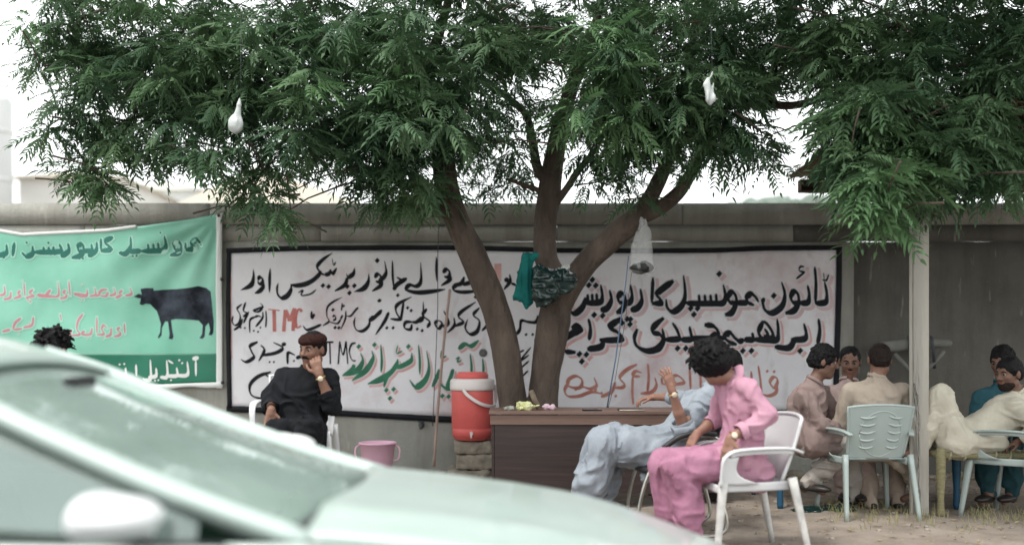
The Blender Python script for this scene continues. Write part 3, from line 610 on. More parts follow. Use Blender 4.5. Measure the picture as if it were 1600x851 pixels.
# ================================================================== TREE
M_bark = mat('bark', (.060, .043, .034), .95, .3, 5, stretch=(1, 1, .35), bump=.035, bscale=26, col2=(.125, .095, .075))
def limb(path, d0, name, root, ns=10):
    """path rows: px, py, width px, depth offset"""
    sp = spline([(a, b, c, d) for a, b, c, d in path], ns); pts = []; rad = []
    for x, y, w, dd in sp:
        d = d0+dd; p = P(x, y, d); pts.append(p); rad.append(w*.435/F*d)
    ph = random.random()*9
    def prof(i, an): 
        q = np.array([[math.cos(an)*1.2+ph, math.sin(an)*1.2, pts[i].z*2.2]]); return 1+.09*float(vnoise(q)[0])+.04*float(vnoise(q*3.1)[0])-.055*abs(float(vnoise(np.array([[math.cos(an)*4.5+ph, math.sin(an)*4.5, pts[i].z*5]]))[0]))*2
    g_ = G(); g_.tube(pts, rad, 32, True, prof); o = obj(name, g_.mesh(name, M_bark)); return under(root, o) if root else o
TD = 8.5; base = P(822, 760, TD)
tree = empty('neem_tree', 'large spreading neem tree with forked dark trunk behind the desk', 'tree', (base.x, TD, 0))
limb([(838, 764, 100, 0), (834, 720, 84, 0), (830, 680, 76, 0), (829, 650, 52, 0), (829, 628, 26, 0), (829, 618, 8, 0)], TD, 'trunk', tree)
limb([(822, 690, 54, -.02), (806, 650, 50, 0), (797, 600, 50, 0), (790, 545, 50, 0), (776, 490, 49, -.02), (757, 440, 49, -.05), (737, 395, 49, -.1), (716, 350, 46, -.12), (700, 300, 42, -.15), (692, 250, 40, -.15), (682, 190, 34, -.1), (640, 130, 26, 0), (560, 80, 18, .1), (460, 60, 10, .2)], TD, 'limb', tree)
limb([(842, 690, 56, .03), (848, 640, 56, 0), (852, 590, 54, 0), (860, 535, 56, 0), (868, 480, 58, 0), (866, 440, 50, .02), (853, 400, 43, .05), (853, 350, 42, .1), (859, 300, 40, .12), (866, 250, 36, .15), (876, 190, 30, .2), (900, 120, 24, .2), (930, 40, 16, .2), (950, -60, 10, .2)], TD, 'limb', tree)
limb([(872, 482, 46, 0), (895, 440, 46, -.05), (925, 402, 45, -.1), (960, 370, 44, -.15), (990, 345, 42, -.2), (1012, 315, 30, -.2), (1030, 280, 27, -.15), (1048, 235, 23, -.1), (1060, 180, 20, 0), (1075, 110, 15, .1), (1090, 20, 10, .1)], TD, 'limb', tree)
limb([(1000, 340, 26, -.2), (1030, 325, 25, -.25), (1060, 300, 24, -.3), (1082, 265, 21, -.3), (1100, 230, 18, -.3), (1118, 190, 15, -.3), (1150, 150, 11, -.4)], TD, 'branch', tree)
limb([(1060, 180, 18, 0), (1120, 155, 18, -.15), (1180, 160, 15, -.3), (1235, 165, 14, -.45), (1280, 155, 13, -.6), (1340, 140, 11, -.9), (1420, 120, 8, -1.2), (1510, 100, 5, -1.3)], TD, 'branch', tree)
limb([(860, 290, 22, .12), (840, 262, 18, .15), (832, 220, 16, .2), (822, 180, 13, .2), (790, 150, 11, .25), (740, 120, 8, .3)], TD, 'branch', tree)
limb([(852, 305, 12, .1), (838, 296, 10, .1), (815, 288, 8, .1), (795, 280, 6, .1)], TD, 'branch', tree)
limb([(866, 320, 14, .1), (885, 295, 12, 0), (905, 265, 11, -.1), (930, 235, 9, -.2)], TD, 'branch', tree)
limb([(682, 190, 28, -.1), (670, 120, 24, -.1), (690, 40, 18, -.1), (720, -60, 12, -.1)], TD, 'branch', tree)
limb([(560, 80, 13, .1), (420, 130, 10, -.2), (300, 160, 8, -.4), (190, 190, 5, -.5)], TD, 'branch', tree)
limb([(640, 130, 14, 0), (540, 180, 10, -.4), (430, 230, 7, -.6), (390, 290, 4, -.6)], TD, 'branch', tree)
# neem fronds: a curved rachis with paired sickle leaflets
def frond_arrays(seed, L=.27, npair=7):
    r = random.Random(seed); v = []; f = []; bend = r.uniform(.25, .6)
    def rach(t): return np.array([L*t, 0, -bend*L*t*t])
    for i in range(9):                                    # rachis ribbon
        p = rach(i/8); v += [p+[0, .0014, 0], p-[0, .0014, 0]]
    for i in range(8): f.append((i*2, i*2+1, i*2+3, i*2+2))
    for i in range(npair*2+1):
        k = i//2; sgn = 1 if i % 2 else -1; t = .16+.80*k/npair if i < npair*2 else 1.0
        p = rach(min(t, 1)); l = (.078 if .2 < t < .9 else .058)*r.uniform(.82, 1.12)*L/.27; w = .0085*r.uniform(.85, 1.1)*L/.27*1.1
        ang = math.radians(r.uniform(46, 64))*sgn if i < npair*2 else r.uniform(-.2, .2)
        n0 = len(v); dr = r.uniform(.25, .6)
        for j in range(5):
            s_ = j/4; a = ang*(1-.45*s_); d = np.array([math.cos(a), math.sin(a), 0]); nrm = np.array([-math.sin(a), math.cos(a), 0])
            q = p+np.array([math.cos(ang*(1-.25*s_)), math.sin(ang*(1-.25*s_)), 0])*l*s_+np.array([0, 0, -dr*l*s_*s_])
            ww = w*[.25, 1, .95, .6, .04][j]; v += [q+nrm*ww+[0, 0, -.25*ww], q-nrm*ww+[0, 0, .3*ww]]
        for j in range(4): a = n0+j*2; f.append((a, a+1, a+3, a+2))
    return np.array(v), np.array(f)
FR = [frond_arrays(i, L) for i, L in enumerate((.27, .24, .30, .26, .22, .28))]
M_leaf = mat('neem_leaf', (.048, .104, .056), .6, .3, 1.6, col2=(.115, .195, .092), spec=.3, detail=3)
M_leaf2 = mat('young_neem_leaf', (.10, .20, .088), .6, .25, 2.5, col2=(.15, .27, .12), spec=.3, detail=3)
for m in (M_leaf, M_leaf2):    # thin leaves let some light through
    t = m.node_tree; b = t.nodes['Principled BSDF']; o_ = t.nodes['Material Output']; tr = t.nodes.new('ShaderNodeBsdfTranslucent'); mx = t.nodes.new('ShaderNodeMixShader'); mx.inputs[0].default_value = .28
    src = b.inputs['Base Color'].links[0].from_socket; t.links.new(src, tr.inputs[0]); t.links.new(b.outputs[0], mx.inputs[1]); t.links.new(tr.outputs[0], mx.inputs[2]); t.links.new(mx.outputs[0], o_.inputs[0])
# crown regions in photo pixels: cx, cy, rx, ry, depth, depth radius, clusters
BL = [(1500, -330, 420, 90, 6.6, 1.7, 230), (1750, -120, 150, 200, 6.8, 1.2, 120), (150, 40, 120, 75, 8.1, .8, 80), (260, 110, 150, 85, 8.0, .9, 110), (110, 110, 65, 80, 7.9, .5, 26), (120, 230, 60, 60, 7.9, .4, 22), (150, 285, 42, 48, 7.8, .3, 20), (215, 225, 75, 50, 8.0, .5, 30), (270, 250, 50, 30, 8.0, .4, 8),  # first two regions: unseen canopy added overhead to shade the right-hand group
      (330, 190, 90, 90, 7.7, .7, 56), (400, 60, 150, 90, 8.1, 1.0, 110), (430, 210, 90, 80, 7.6, .6, 60), (410, 300, 48, 36, 7.6, .3, 12), (435, 335, 25, 32, 7.5, .2, 9), (385, 322, 18, 28, 7.6, .2, 5), (520, 130, 120, 120, 7.8, .9, 110), (560, 250, 90, 60, 8.0, .6, 50), (610, 285, 75, 62, 8.1, .6, 52), (655, 320, 38, 42, 8.1, .4, 14),
      (650, 60, 140, 100, 7.9, 1.0, 120), (640, 190, 90, 80, 7.5, .6, 60), (730, 220, 60, 60, 7.9, .5, 30), (740, 100, 90, 90, 7.9, .8, 50), (775, 255, 60, 40, 8.7, .4, 16), (770, 300, 45, 25, 9.0, .4, 8), (820, 40, 90, 70, 8.0, .8, 44), (930, 80, 80, 90, 7.5, .6, 52), (960, 150, 75, 80, 7.5, .5, 46), (880, 170, 50, 45, 8.2, .5, 12), (820, 205, 45, 60, 8.4, .4, 12),
      (940, 215, 70, 60, 7.9, .5, 34), (960, 285, 60, 45, 8.0, .35, 22), (985, 320, 30, 22, 8.0, .2, 6), (1000, 240, 60, 50, 8.0, .5, 26), (1040, 60, 110, 90, 8.0, .9, 90), (1080, 180, 90, 60, 7.9, .6, 60), (1150, 230, 70, 50, 7.8, .4, 30), (1205, 245, 45, 38, 7.7, .3, 14), (1100, 120, 90, 60, 7.6, .6, 40), (1190, 60, 90, 70, 8.0, .7, 50), (1180, 120, 60, 40, 8.1, .5, 20),
      (1075, 265, 25, 30, 7.9, .2, 6), (1280, 50, 90, 60, 7.8, .7, 42), (1300, 120, 50, 40, 7.5, .4, 16), (1380, 60, 110, 70, 7.4, .8, 60), (1400, 180, 105, 80, 6.9, .7, 110), (1350, 210, 62, 60, 6.9, .4, 44), (1480, 230, 90, 75, 6.9, .6, 66), (1560, 210, 80, 90, 7.0, .7, 60), (1500, 60, 110, 70, 7.3, .8, 60), (1600, 70, 90, 90, 7.3, .8, 50), (1700, 120, 110, 130, 7.3, .8, 60),
      (1550, 285, 70, 40, 6.8, .4, 26), (1380, 305, 60, 42, 6.45, .3, 24), (1372, 345, 34, 20, 6.45, .2, 9), (1360, 280, 50, 40, 6.5, .3, 16), (1490, 290, 30, 20, 6.7, .2, 4), (1290, 90, 40, 30, 7.6, .3, 6),
      (300, -70, 320, 70, 8.2, 1.3, 90), (800, -80, 380, 80, 8.3, 1.5, 150), (1300, -60, 360, 70, 7.8, 1.3, 110), (700, -220, 420, 90, 8.4, 1.6, 90), (1150, -200, 300, 80, 8.2, 1.4, 60), (560, 90, 420, 110, 9.0, .4, 90), (1150, 70, 430, 110, 9.0, .4, 110), (930, 60, 200, 80, 8.9, .5, 40)]
HOLES = [(1235, 165, 52, 18), (1190, 300, 60, 26), (845, 215, 14, 26), (560, 305, 20, 12), (360, 262, 18, 14), (868, 100, 26, 34), (778, 190, 14, 16), (1255, 225, 34, 52), (1130, 322, 60, 36), (1222, 138, 30, 12), (270, 292, 60, 26), (150, 158, 34, 12), (497, 172, 12, 22), (815, 232, 16, 12), (1225, 5, 10, 20), (1255, 80, 16, 8), (905, 315, 30, 18), (470, 318, 34, 24), (1010, 268, 12, 16), (1480, 62, 26, 9), (1520, 50, 18, 8), (730, 300, 30, 14), (60, 170, 30, 22), (210, 180, 20, 10)]
big_v, big_f, big_m = [], [], []; nv = 0; fronts = []
rr_ = np.random.default_rng(11)
for bi, (bx, by, rx, ry, bd, rd_, nc) in enumerate(BL):
    if by > 190 and bx < 1280: by -= 24
    if by > 270 and bx > 1280: by -= 22
    for c in range(int(nc*(.47 if 800 < bx < 1330 and by > -40 else .56))):
        while 1:
            q = rr_.uniform(-1, 1, 3)
            if (q*q).sum() < 1: break
        px, py = bx+q[0]*rx, by+q[1]*ry; dd = bd+q[2]*rd_
        if any(((px-a)/w)**2+((py-b)/h)**2 < 1 for a, b, w, h in HOLES): continue
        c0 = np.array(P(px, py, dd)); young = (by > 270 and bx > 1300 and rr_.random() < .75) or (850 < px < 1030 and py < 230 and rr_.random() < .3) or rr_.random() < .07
        az0 = rr_.uniform(0, 6.28); nf = rr_.integers(8, 13)
        for k in range(nf):
            V, Fc = FR[rr_.integers(len(FR))]; az = az0+k*2.399; el = rr_.uniform(-.75, .45); ro = rr_.uniform(-.6, .6); sc = rr_.uniform(.8, 1.15)*(.9 if bx < 1250 else 1.0)
            ca, sa, ce, se, cr_, sr = math.cos(az), math.sin(az), math.cos(el), math.sin(el), math.cos(ro), math.sin(ro)
            Rz = np.array([[ca, -sa, 0], [sa, ca, 0], [0, 0, 1]]); Ry = np.array([[ce, 0, -se], [0, 1, 0], [se, 0, ce]]); Rx = np.array([[1, 0, 0], [0, cr_, -sr], [0, sr, cr_]])
            R_ = Rz@Ry@Rx; org = c0+R_@np.array([.03, 0, 0])
            if q[2] < -.25 and dd < bd and k % 4 == 0 and rr_.random() < .5 and len(fronts) < 4000 and py > -20: fronts.append((dd, R_, org, sc, young)); continue
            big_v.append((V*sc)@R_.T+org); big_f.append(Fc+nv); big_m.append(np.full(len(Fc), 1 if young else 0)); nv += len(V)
v = np.concatenate(big_v)-np.array(tree.location); me = mkmesh('crown', v, np.concatenate(big_f), M_leaf, False, [M_leaf2], np.concatenate(big_m)); crown = obj('crown', me, tree); crown['kind'] = 'stuff'
fronts.sort(key=lambda q: q[0]); fm = {}
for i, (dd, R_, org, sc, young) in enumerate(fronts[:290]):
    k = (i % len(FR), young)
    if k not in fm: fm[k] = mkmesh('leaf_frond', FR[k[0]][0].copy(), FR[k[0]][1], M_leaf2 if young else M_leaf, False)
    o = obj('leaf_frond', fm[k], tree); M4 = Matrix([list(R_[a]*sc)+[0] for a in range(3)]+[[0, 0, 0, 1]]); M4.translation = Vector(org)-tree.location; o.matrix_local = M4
g_ = G()     # twigs running through the crown
for i in range(260):
    bx, by, rx, ry, bd, rd_, nc = BL[i % (len(BL)-8)]; a = P(bx+random.uniform(-.8, .8)*rx, by+random.uniform(-.8, .6)*ry, bd+random.uniform(-.5, .6)*rd_)
    d = Vector((random.gauss(0, .3), random.gauss(0, .2), random.uniform(-.05, .35))); g_.tube([a, a+d*.5+Vector((0, 0, .04)), a+d], [.004, .006, .009], 4)
o = obj('twigs', g_.mesh('twigs', M_bark)); under(tree, o); o['kind'] = 'stuff'
# ================================================================== FURNITURE
def plastic(name, c): return mat(name, c, .38, .05, 3, spec=.5, bump=.0006, bscale=30)
M_pw = plastic('white_plastic', (.62, .62, .63)); M_pg = plastic('grey_green_plastic', (.33, .385, .37)); M_pwleg = mat('scuffed_white_leg', (.50, .49, .47), .55, .18, 14)
def garden_chair(label, loc, rz, m, style='ribs', legm=None, group='plastic armchairs'):
    t = empty('plastic_armchair', label, 'chair', loc, rz, group)
    legm = legm or m
    def seat(u, w):
        x = -.21+.43*u; y = (w-.5)*(.40+.06*u); z = .425-.018*math.cos((w-.5)*math.pi)*math.sin(u*math.pi)+(.0 if u < .85 else -.12*(u-.85))+.02*(1-u)**3
        return (x, y, z)
    obj('seat', G().sheet(seat, 18, 18, .006, hole=(lambda u, w: style == 'slots' and .3 < u < .75 and int(w*18) % 3 == 1 and .15 < w < .85)).mesh('seat', m), t)
    def back(u, w):   # u across, w up
        wd = .40+.07*w; y = (u-.5)*wd; c = (2*u-1)**2; z = .44+.39*w-.018*c*w*w*(1 if w > .9 else 1); x = -.21-.11*w**1.1+.045*c-.012*math.sin(w*math.pi)
        return (x, y, z)
    obj('backrest', G().sheet(back, 24, 22, .007, hole=(lambda u, w: style == 'slots' and .25 < w < .85 and int(u*24) % 4 == 1 and .12 < u < .88)).mesh('backrest', m), t)
    g_ = G(); rim = [back(0, 0)]+[back(0, w/8) for w in range(9)]+[back(u/10, 1) for u in range(1, 11)]+[back(1, 1-w/8) for w in range(1, 9)]
    g_.tube(rim, .011, 8); obj('rim', g_.mesh('rim', m), t)
    if style == 'ribs':
        for i in range(5):
            for s_ in (-1, 1):
                w0 = .80-.14*i; pts = []
                for k in range(7):
                    q = k/6; u = .5+s_*(.10+.24*q); b = Vector(back(u, w0-.07*math.sin(q*2.2)+.05*q)); pts.append(b+Vector((-.008, 0, 0)))
                g2 = G(); g2.tube(pts, [.003, .007, .009, .009, .009, .007, .003], 8); obj('rib', g2.mesh('rib', m), t)
        g2 = G(); g2.tube([Vector(back(.5+.34*math.cos(a), .47+.42*math.sin(a)))+Vector((-.007, 0, 0)) for a in [math.pi*2*k/28 for k in range(29)]], .004, 6); obj('oval_ridge', g2.mesh('oval_ridge', m), t)
    for s_ in (-1, 1):
        pth = spline([(-.285, .215*s_, .615), (-.20, .245*s_, .640), (-.08, .262*s_, .646), (.06, .268*s_, .642), (.16, .268*s_, .628), (.212, .264*s_, .585), (.222, .258*s_, .52), (.222, .250*s_, .43)], 5)
        n = len(pth); wd = [.030+.026*math.sin(min(1, i/(n-1)*1.5)*math.pi*.9)**2+.012*i/n for i in range(n)]
        sides = [(0, 1, .0) if i < n*.62 else (.55*(i/(n-1)-.62)/.38, 1-.3*(i/n), 0) for i in range(n)]
        g_ = G(); g_.strap(pth, [max(.034, w) for w in wd], .015, sides); g_.strap([(p[0], p[1]+.012*s_*0, p[2]-.018) for p in pth[4:int(n*.62)]], .010, .03, (0, 1, 0)); obj('armrest', g_.mesh('armrest', m), t)
        def panel(u, w): # side web under the front of the arm down to the seat rail
            return (.222-.06*u*(1-w)**.7-.04*u-.20*u*(w**4), (.262-.02*w)*s_, .60-.16*w-.006*math.sin(u*3))
        obj('side_panel', G().sheet(panel, 8, 10, .006*s_).mesh('side_panel', m), t)
        for (xa, xb, yb, top_) in ((.205, .262, .275, .45), (-.215, -.315, .262, .47)):
            g_ = G(); pts = [(xa+(xb-xa)*k/6, (.235+(yb-.235)*k/6)*s_, top_*(1-k/6)) for k in range(7)]
            g_.strap(pts, [.052-.022*k/6 for k in range(7)], [.034-.008*k/6 for k in range(7)], (1, 0, 0)); obj('leg', g_.mesh('leg', legm), t)
        g_ = G(); g_.strap([(-.21, .215*s_, .425), (0, .225*s_, .42), (.21, .238*s_, .42)], .012, .05, (0, 1, 0)); obj('side_rail', g_.mesh('side_rail', m), t)
    g_ = G(); g_.strap([(.215, -.23, .405), (.222, 0, .41), (.215, .23, .405)], .012, .045, (1, 0, 0)); obj('front_rail', g_.mesh('front_rail', m), t)
    return t
# chairs, each placed by its ground point
garden_chair('white plastic armchair under the boy in pink', (px_at(1158, 5.78), 5.78, .0), math.radians(189), M_pw, 'plain', M_pwleg)
garden_chair('white plastic armchair under the man in black by the sign', (px_at(461, 6.55), 6.62, .22), math.radians(-86), M_pw, 'plain')
garden_chair('grey-green plastic armchair with ribbed back under the man in tan', (px_at(1357, 7.02), 7.08, 0), math.radians(92), M_pg, 'ribs')
garden_chair('empty grey plastic armchair at the right edge before the reclining man', (px_at(1585, 7.0), 7.0, 0), math.radians(128), M_pg, 'ribs')
# chrome chair of the man in grey-blue
M_chr = mat('worn_chrome', (.55, .54, .50), .28, .15, 12, metal=.9); M_vin = mat('black_vinyl', (.02, .02, .022), .45, .2, 8, bump=.002)
cc = empty('chrome_chair', 'chrome tube chair with black padded arms under the man in grey-blue', 'chair', (px_at(1050, 6.45), 6.45, 0), math.radians(180))
for s_ in (-1, 1):
    g_ = G(); g_.tube(spline([(-.26, .27*s_, .02), (-.02, .27*s_, .018), (.20, .27*s_, .02), (.265, .27*s_, .10), (.22, .27*s_, .35), (.12, .27*s_, .55), (-.02, .27*s_, .645), (-.2, .27*s_, .66), (-.28, .25*s_, .62)], 6), .0125, 10); obj('tube_frame', g_.mesh('tube_frame', M_chr), cc)
    g_ = G(); g_.tube(spline([(-.26, .27*s_, .02), (-.31, .27*s_, .1), (-.25, .25*s_, .4), (-.30, .22*s_, .62), (-.36, .2*s_, .86)], 6), .0125, 10); obj('back_tube', g_.mesh('back_tube', M_chr), cc)
    g_ = G(); g_.strap(spline([(.10, .272*s_, .585), (.0, .272*s_, .655), (-.12, .272*s_, .68), (-.24, .27*s_, .675)], 5), .05, .03, (0, 1, 0)); obj('arm_pad', g_.mesh('arm_pad', M_vin), cc)
obj('seat_pad', sdf_mesh('seat_pad', [ell((-.01, 0, .43), (.27, .25, .045), k=.02), ell((0, 0, .42), (.24, .27, .04), k=.02)], .012, M_vin), cc)
obj('back_pad', sdf_mesh('back_pad', [cap((-.30, -.17, .62), (-.30, .17, .62), .035), cap((-.34, -.17, .80), (-.34, .17, .80), .035), cap((-.32, -.17, .71), (-.32, .17, .71), .04, k=.05)], .012, M_vin), cc)
# stool under the step side is hidden; charpoys
M_cp = mat('charpoy_wood', (.16, .15, .085), .8, .3, 9, stretch=(1, 6, 6), bump=.002, col2=(.26, .23, .12)); M_rope = mat('woven_rope', (.30, .27, .18), .95, .3, 40, bump=.004, bscale=90); M_blue = mat('blue_painted_leg', (.012, .075, .14), .6, .2, 6)
def charpoy(label, x0, x1, y0, y1, z, legm):
    t = empty('charpoy', label, 'rope cot', ((x0+x1)/2, (y0+y1)/2, 0), 0, 'rope cots under the shelter'); w = x1-x0; d = y1-y0
    for s_ in (-1, 1):
        g_ = G(); g_.tube([(-w/2, s_*d/2, z), (0, s_*d/2, z-.008), (w/2, s_*d/2, z)], .026, 10); obj('side_rail', g_.mesh('side_rail', M_cp), t)
        g_ = G(); g_.tube([(s_*w/2, -d/2, z), (s_*w/2, d/2, z)], .024, 10); obj('end_rail', g_.mesh('end_rail', M_cp), t)
        for q in (-1, 1): g_ = G(); g_.lathe([(.018, 0), (.026, .04), (.022, .15), (.032, .3), (.034, z-.03), (.03, z+.05), (.0, z+.055)], 12, (s_*w/2, q*d/2, 0)); obj('leg', g_.mesh('leg', legm), t)
    g_ = G(); n = int(w/.045)
    for i in range(n): x = -w/2+.03+(w-.06)*i/(n-1); g_.tube([(x, -d/2, z+.02), (x+.01, -d/4, z+.004), (x-.01, 0, z-.008), (x, d/4, z+.004), (x, d/2, z+.02)], .011, 5)
    for i in range(int(d/.05)): y = -d/2+.03+i*.05; g_.tube([(-w/2, y, z+.016), (0, y, z-.002), (w/2, y, z+.016)], .011, 5)
    o = obj('rope_webbing', g_.mesh('rope_webbing', M_rope), t); o['kind'] = 'stuff'
    for i in range(int(w/.11)):
        g_ = G(); x = -w/2+.06+i*.11; g_.tube([(x+.022*math.cos(a)*0+.006*math.sin(a), -d/2+.031*math.cos(a), z+.031*math.sin(a)) for a in [k*math.pi*2/10 for k in range(11)]], .009, 5); obj('rope_wrap', g_.mesh('rope_wrap', M_rope), t)
    return t
charpoy('rope cot with blue-painted legs under the man in mauve', px_at(1219, 7.35), px_at(1219, 7.35)+1.35, 7.35, 8.15, .47, M_blue)
charpoy('rope cot under the reclining man in cream', px_at(1470, 6.98), px_at(1470, 6.98)+1.75, 6.98, 7.75, .455, M_cp)
# ------------------------------------------------------------------ desk
M_desk = mat('dark_wood_laminate', (.020, .012, .011), .5, .3, 3, stretch=(.4, 1, 9), col2=(.046, .028, .025), detail=8); M_edge = mat('brown_laminate_edge', (.13, .075, .055), .45, .15, 5, stretch=(.5, 1, 6), col2=(.17, .105, .085))
DY = 7.5; x0, x1 = px_at(768, DY), px_at(1128, DY); w = x1-x0
desk = empty('desk', 'dark brown laminate desk in front of the forked tree', 'desk', ((x0+x1)/2, DY+.28, 0))
dz = .745
obj('desk_top', G().box((0, 0, dz-.012), (w+.04, .60, .025), bev=.003).mesh('desk_top', M_edge, False), desk)
obj('apron', G().box((0, -.275, dz-.067), (w+.02, .022, .078), bev=.003).mesh('apron', M_edge, False), desk)
obj('modesty_panel', G().box((0, -.262, .39), (w-.05, .018, .565), bev=.002).mesh('modesty_panel', M_desk, False), desk)
for s_ in (-1, 1):
    obj('side_board', G().box((s_*(w/2-.012), .01, .353), (.024, .53, .706), bev=.003).mesh('side_board', M_desk, False), desk)
for z in (): obj('panel_groove', G().box((0, -.2725, z), (w-.06, .004, .008)).mesh('panel_groove', mat('groove_dark', (.015, .01, .01)), False), desk)
# things on the desk
def crumple(name, label, cat, c, r, m, seed, flat=.5, spikes=9):
    rs = random.Random(seed); pr = [ell(c+Vector((rs.uniform(-1, 1)*r*.5, rs.uniform(-1, 1)*r*.4, r*flat*.5)), (r*.5, r*.4, r*flat*.6), k=.01) for _ in range(4)]
    for i in range(spikes):
        a = rs.uniform(0, 6.28); e = c+Vector((math.cos(a)*r*1.2, math.sin(a)*r*.7, rs.uniform(.15, 1.1)*r*flat)); pr.append(cap(c+Vector((math.cos(a)*r*.3, 0, r*flat*.3)), e, r*.20, r*.07, k=.012))
    o = obj(name, sdf_mesh(name, pr, .0045, m, disp=lambda p: .010*(np.abs(vnoise(p*38+seed)))-.004*vnoise(p*80), amp=.02)); return tag(centre(o), label, cat)
M_yel = mat('pale_yellow_cloth', (.50, .52, .22), .8, .25, 18, col2=(.68, .68, .42)); M_pkc = mat('pink_tissue', (.66, .48, .55), .7, .1, 18); M_wst = mat('grey_waste', (.30, .31, .27), .8, .4, 30)
def D(px, dy, dz_=0): return Vector((px_at(px, DY+dy), DY+dy, dz+dz_))
crumple('cloth_scrap', 'crumpled pale yellow cloth at the left end of the desk', 'cloth', D(822, .12), .085, M_yel, 3, .8, 12)
crumple('paper_scrap', 'small crumpled grey-green paper at the left corner of the desk', 'paper', D(797, .15), .05, M_wst, 5, .6)
crumple('tissue', 'crumpled pink tissue behind the yellow cloth on the desk', 'tissue', D(858, .2), .055, M_pkc, 8, .8, 6)
g_ = G(); a = D(842, .2, .01); g_.tube([a, a+Vector((-.03, 0, .06)), a+Vector((-.065, .01, .145))], [.020, .022, .021], 12); tag(centre(obj('wood_piece', g_.mesh('wood_piece', mat('cut_wood', (.17, .13, .09), .8, .3, 10)))), 'short piece of cut branch leaning behind the yellow cloth', 'wood')
ph = empty('mobile_phone', 'black mobile phone lying on the desk below the blue stick', 'phone', D(925, .05, .001)); M_dp = mat('dark_gloss', (.015, .017, .02), .2)
obj('phone_body', G().box((0, 0, .006), (.155, .075, .011), bev=.003).mesh('phone_body', M_dp), ph); obj('screen', G().box((0, 0, .0125), (.145, .067, .002)).mesh('screen', mat('screen_glass', (.03, .035, .04), .08), False), ph)
ld = empty('ledger', 'thin dark book under the hand on the desk', 'book', D(985, .08, .001)); obj('cover', G().box((0, 0, .007), (.2, .14, .012), bev=.002).mesh('cover', mat('book_cover', (.06, .035, .03), .5)), ld); obj('pages', G().box((.004, -.003, .007), (.198, .138, .008)).mesh('pages', mat('paper', (.5, .48, .42))), ld)
# ------------------------------------------------------------------ cooler on its stone block
M_cr = mat('red_cooler_plastic', (.62, .115, .105), .42, .08, 3, spec=.35); M_cw = mat('cooler_white', (.68, .62, .60), .4, .05, 4)
CD = 8.75; cs = F/CD; cx0 = px_at(738, CD); cz = EYE-(686-HZ)/cs
cool = empty('water_cooler', 'red insulated water cooler with white rim and handle', 'cooler', (cx0, CD, cz))
R0 = 33/cs; H0 = 77/cs
g_ = G(); g_.lathe([(0, 0), (R0*.80, 0), (R0*.86, .012), (R0*.90, .03), (R0*.95, .035), (R0*.965, H0*.22), (R0*.945, H0*.235), (R0*.97, H0*.25), (R0, H0*.96), (R0*.98, H0)], 40); obj('cooler_body', g_.mesh('cooler_body', M_cr), cool)
g_ = G(); g_.lathe([(R0*.9, H0-.004), (R0*1.04, H0), (R0*1.06, H0+.02), (R0*1.05, H0+.085), (R0*.98, H0+.102), (R0*.7, H0+.106), (0, H0+.106)], 40); obj('white_rim', g_.mesh('white_rim', M_cw), cool)
g_ = G(); g_.lathe([(R0*.70, H0+.1), (R0*.76, H0+.11), (R0*.76, H0+.135), (R0*.74, H0+.145), (R0*.70, H0+.15), (R0*.66, H0+.165), (0, H0+.168)], 40); obj('lid', g_.mesh('lid', M_cr), cool)
g_ = G(); g_.strap(spline([(-R0*1.1*.35, -R0*1.02, H0+.01), (-R0*.1, -R0*1.15, H0-.05), (R0*.5, -R0*1.08, H0-.12), (R0*1.0, -R0*.5, H0-.14), (R0*1.12, 0, H0-.1), (R0*1.08, 0, H0+.05)], 6), .030, .012, (.3, .2, 1)); obj('handle', g_.mesh('handle', M_cw), cool)
g_ = G(); g_.box((0, -R0*.98, .07), (.03, .05, .03), bev=.006); g_.tube([(0, -R0*1.05, .07), (0, -R0*1.2, .06), (0, -R0*1.2, .03)], .009, 8); obj('tap', g_.mesh('tap', M_cw), cool)
blk = empty('stone_plinth', 'broken stone and concrete block under the red cooler', 'plinth', (cx0+.02, CD+.06, 0))
for i, (dx, z0, z1, w) in enumerate(((-.02, 0, cz*.36, .44), (.02, cz*.37, cz*.70, .40), (-.01, cz*.71, cz-.004, .37))):
    pr = [(ell((dx, 0, (z0+z1)/2), (w*.62, .25, (z1-z0)*.74), k=.02))]
    cuts = []
    def bx_(p, dx=dx, z0=z0, z1=z1, w=w):
        q = np.abs(p-np.array([dx, 0, (z0+z1)/2]))-np.array([w/2-.03, .17, (z1-z0)/2-.02]); return np.linalg.norm(np.maximum(q, 0), axis=1)+np.minimum(q.max(1), 0)-.02
    pr = [(bx_, np.array([dx-w/2, -.2, z0]), np.array([dx+w/2, .2, z1]), .01)]
    obj('stone', sdf_mesh('stone', pr, .014, M_rub, disp=lambda p, i=i: .018*vnoise(p*9+i*3)+.008*vnoise(p*24), amp=.03), blk)
# pink bucket
M_pk = mat('pink_plastic', (.78, .47, .60), .35, .05, 3); BD = 8.6; bz = 0; bcx = px_at(590, BD); bs_ = F/BD
bk = empty('pink_bucket', 'pale pink plastic bucket on the ground by the wall', 'bucket', (bcx, BD, EYE-(741-HZ)/bs_)); rt = 28/bs_; rb = 21/bs_; hb = 51/bs_
g_ = G(); g_.lathe([(0, .004), (rb, 0), (rb+.004, .02), (rb+(rt-rb)*.45, hb*.5), (rb+(rt-rb)*.5+.006, hb*.52), (rt*.95, hb*.93), (rt*1.05, hb*.94), (rt*1.06, hb*.985), (rt*1.02, hb), (rt*.96, hb*.99), (rb*.93, .02), (0, .015)], 36); obj('bucket_body', g_.mesh('bucket_body', M_pk), bk)
for s_ in (-1, 1): g_ = G(); g_.tube(spline([(s_*rt*.95, 0, hb*.93), (s_*rt*1.22, -.01, hb*.8), (s_*rt*1.18, -.01, hb*.5), (s_*rt*.9, 0, hb*.42)], 6), .008, 8); obj('handle', g_.mesh('handle', M_pk), bk)
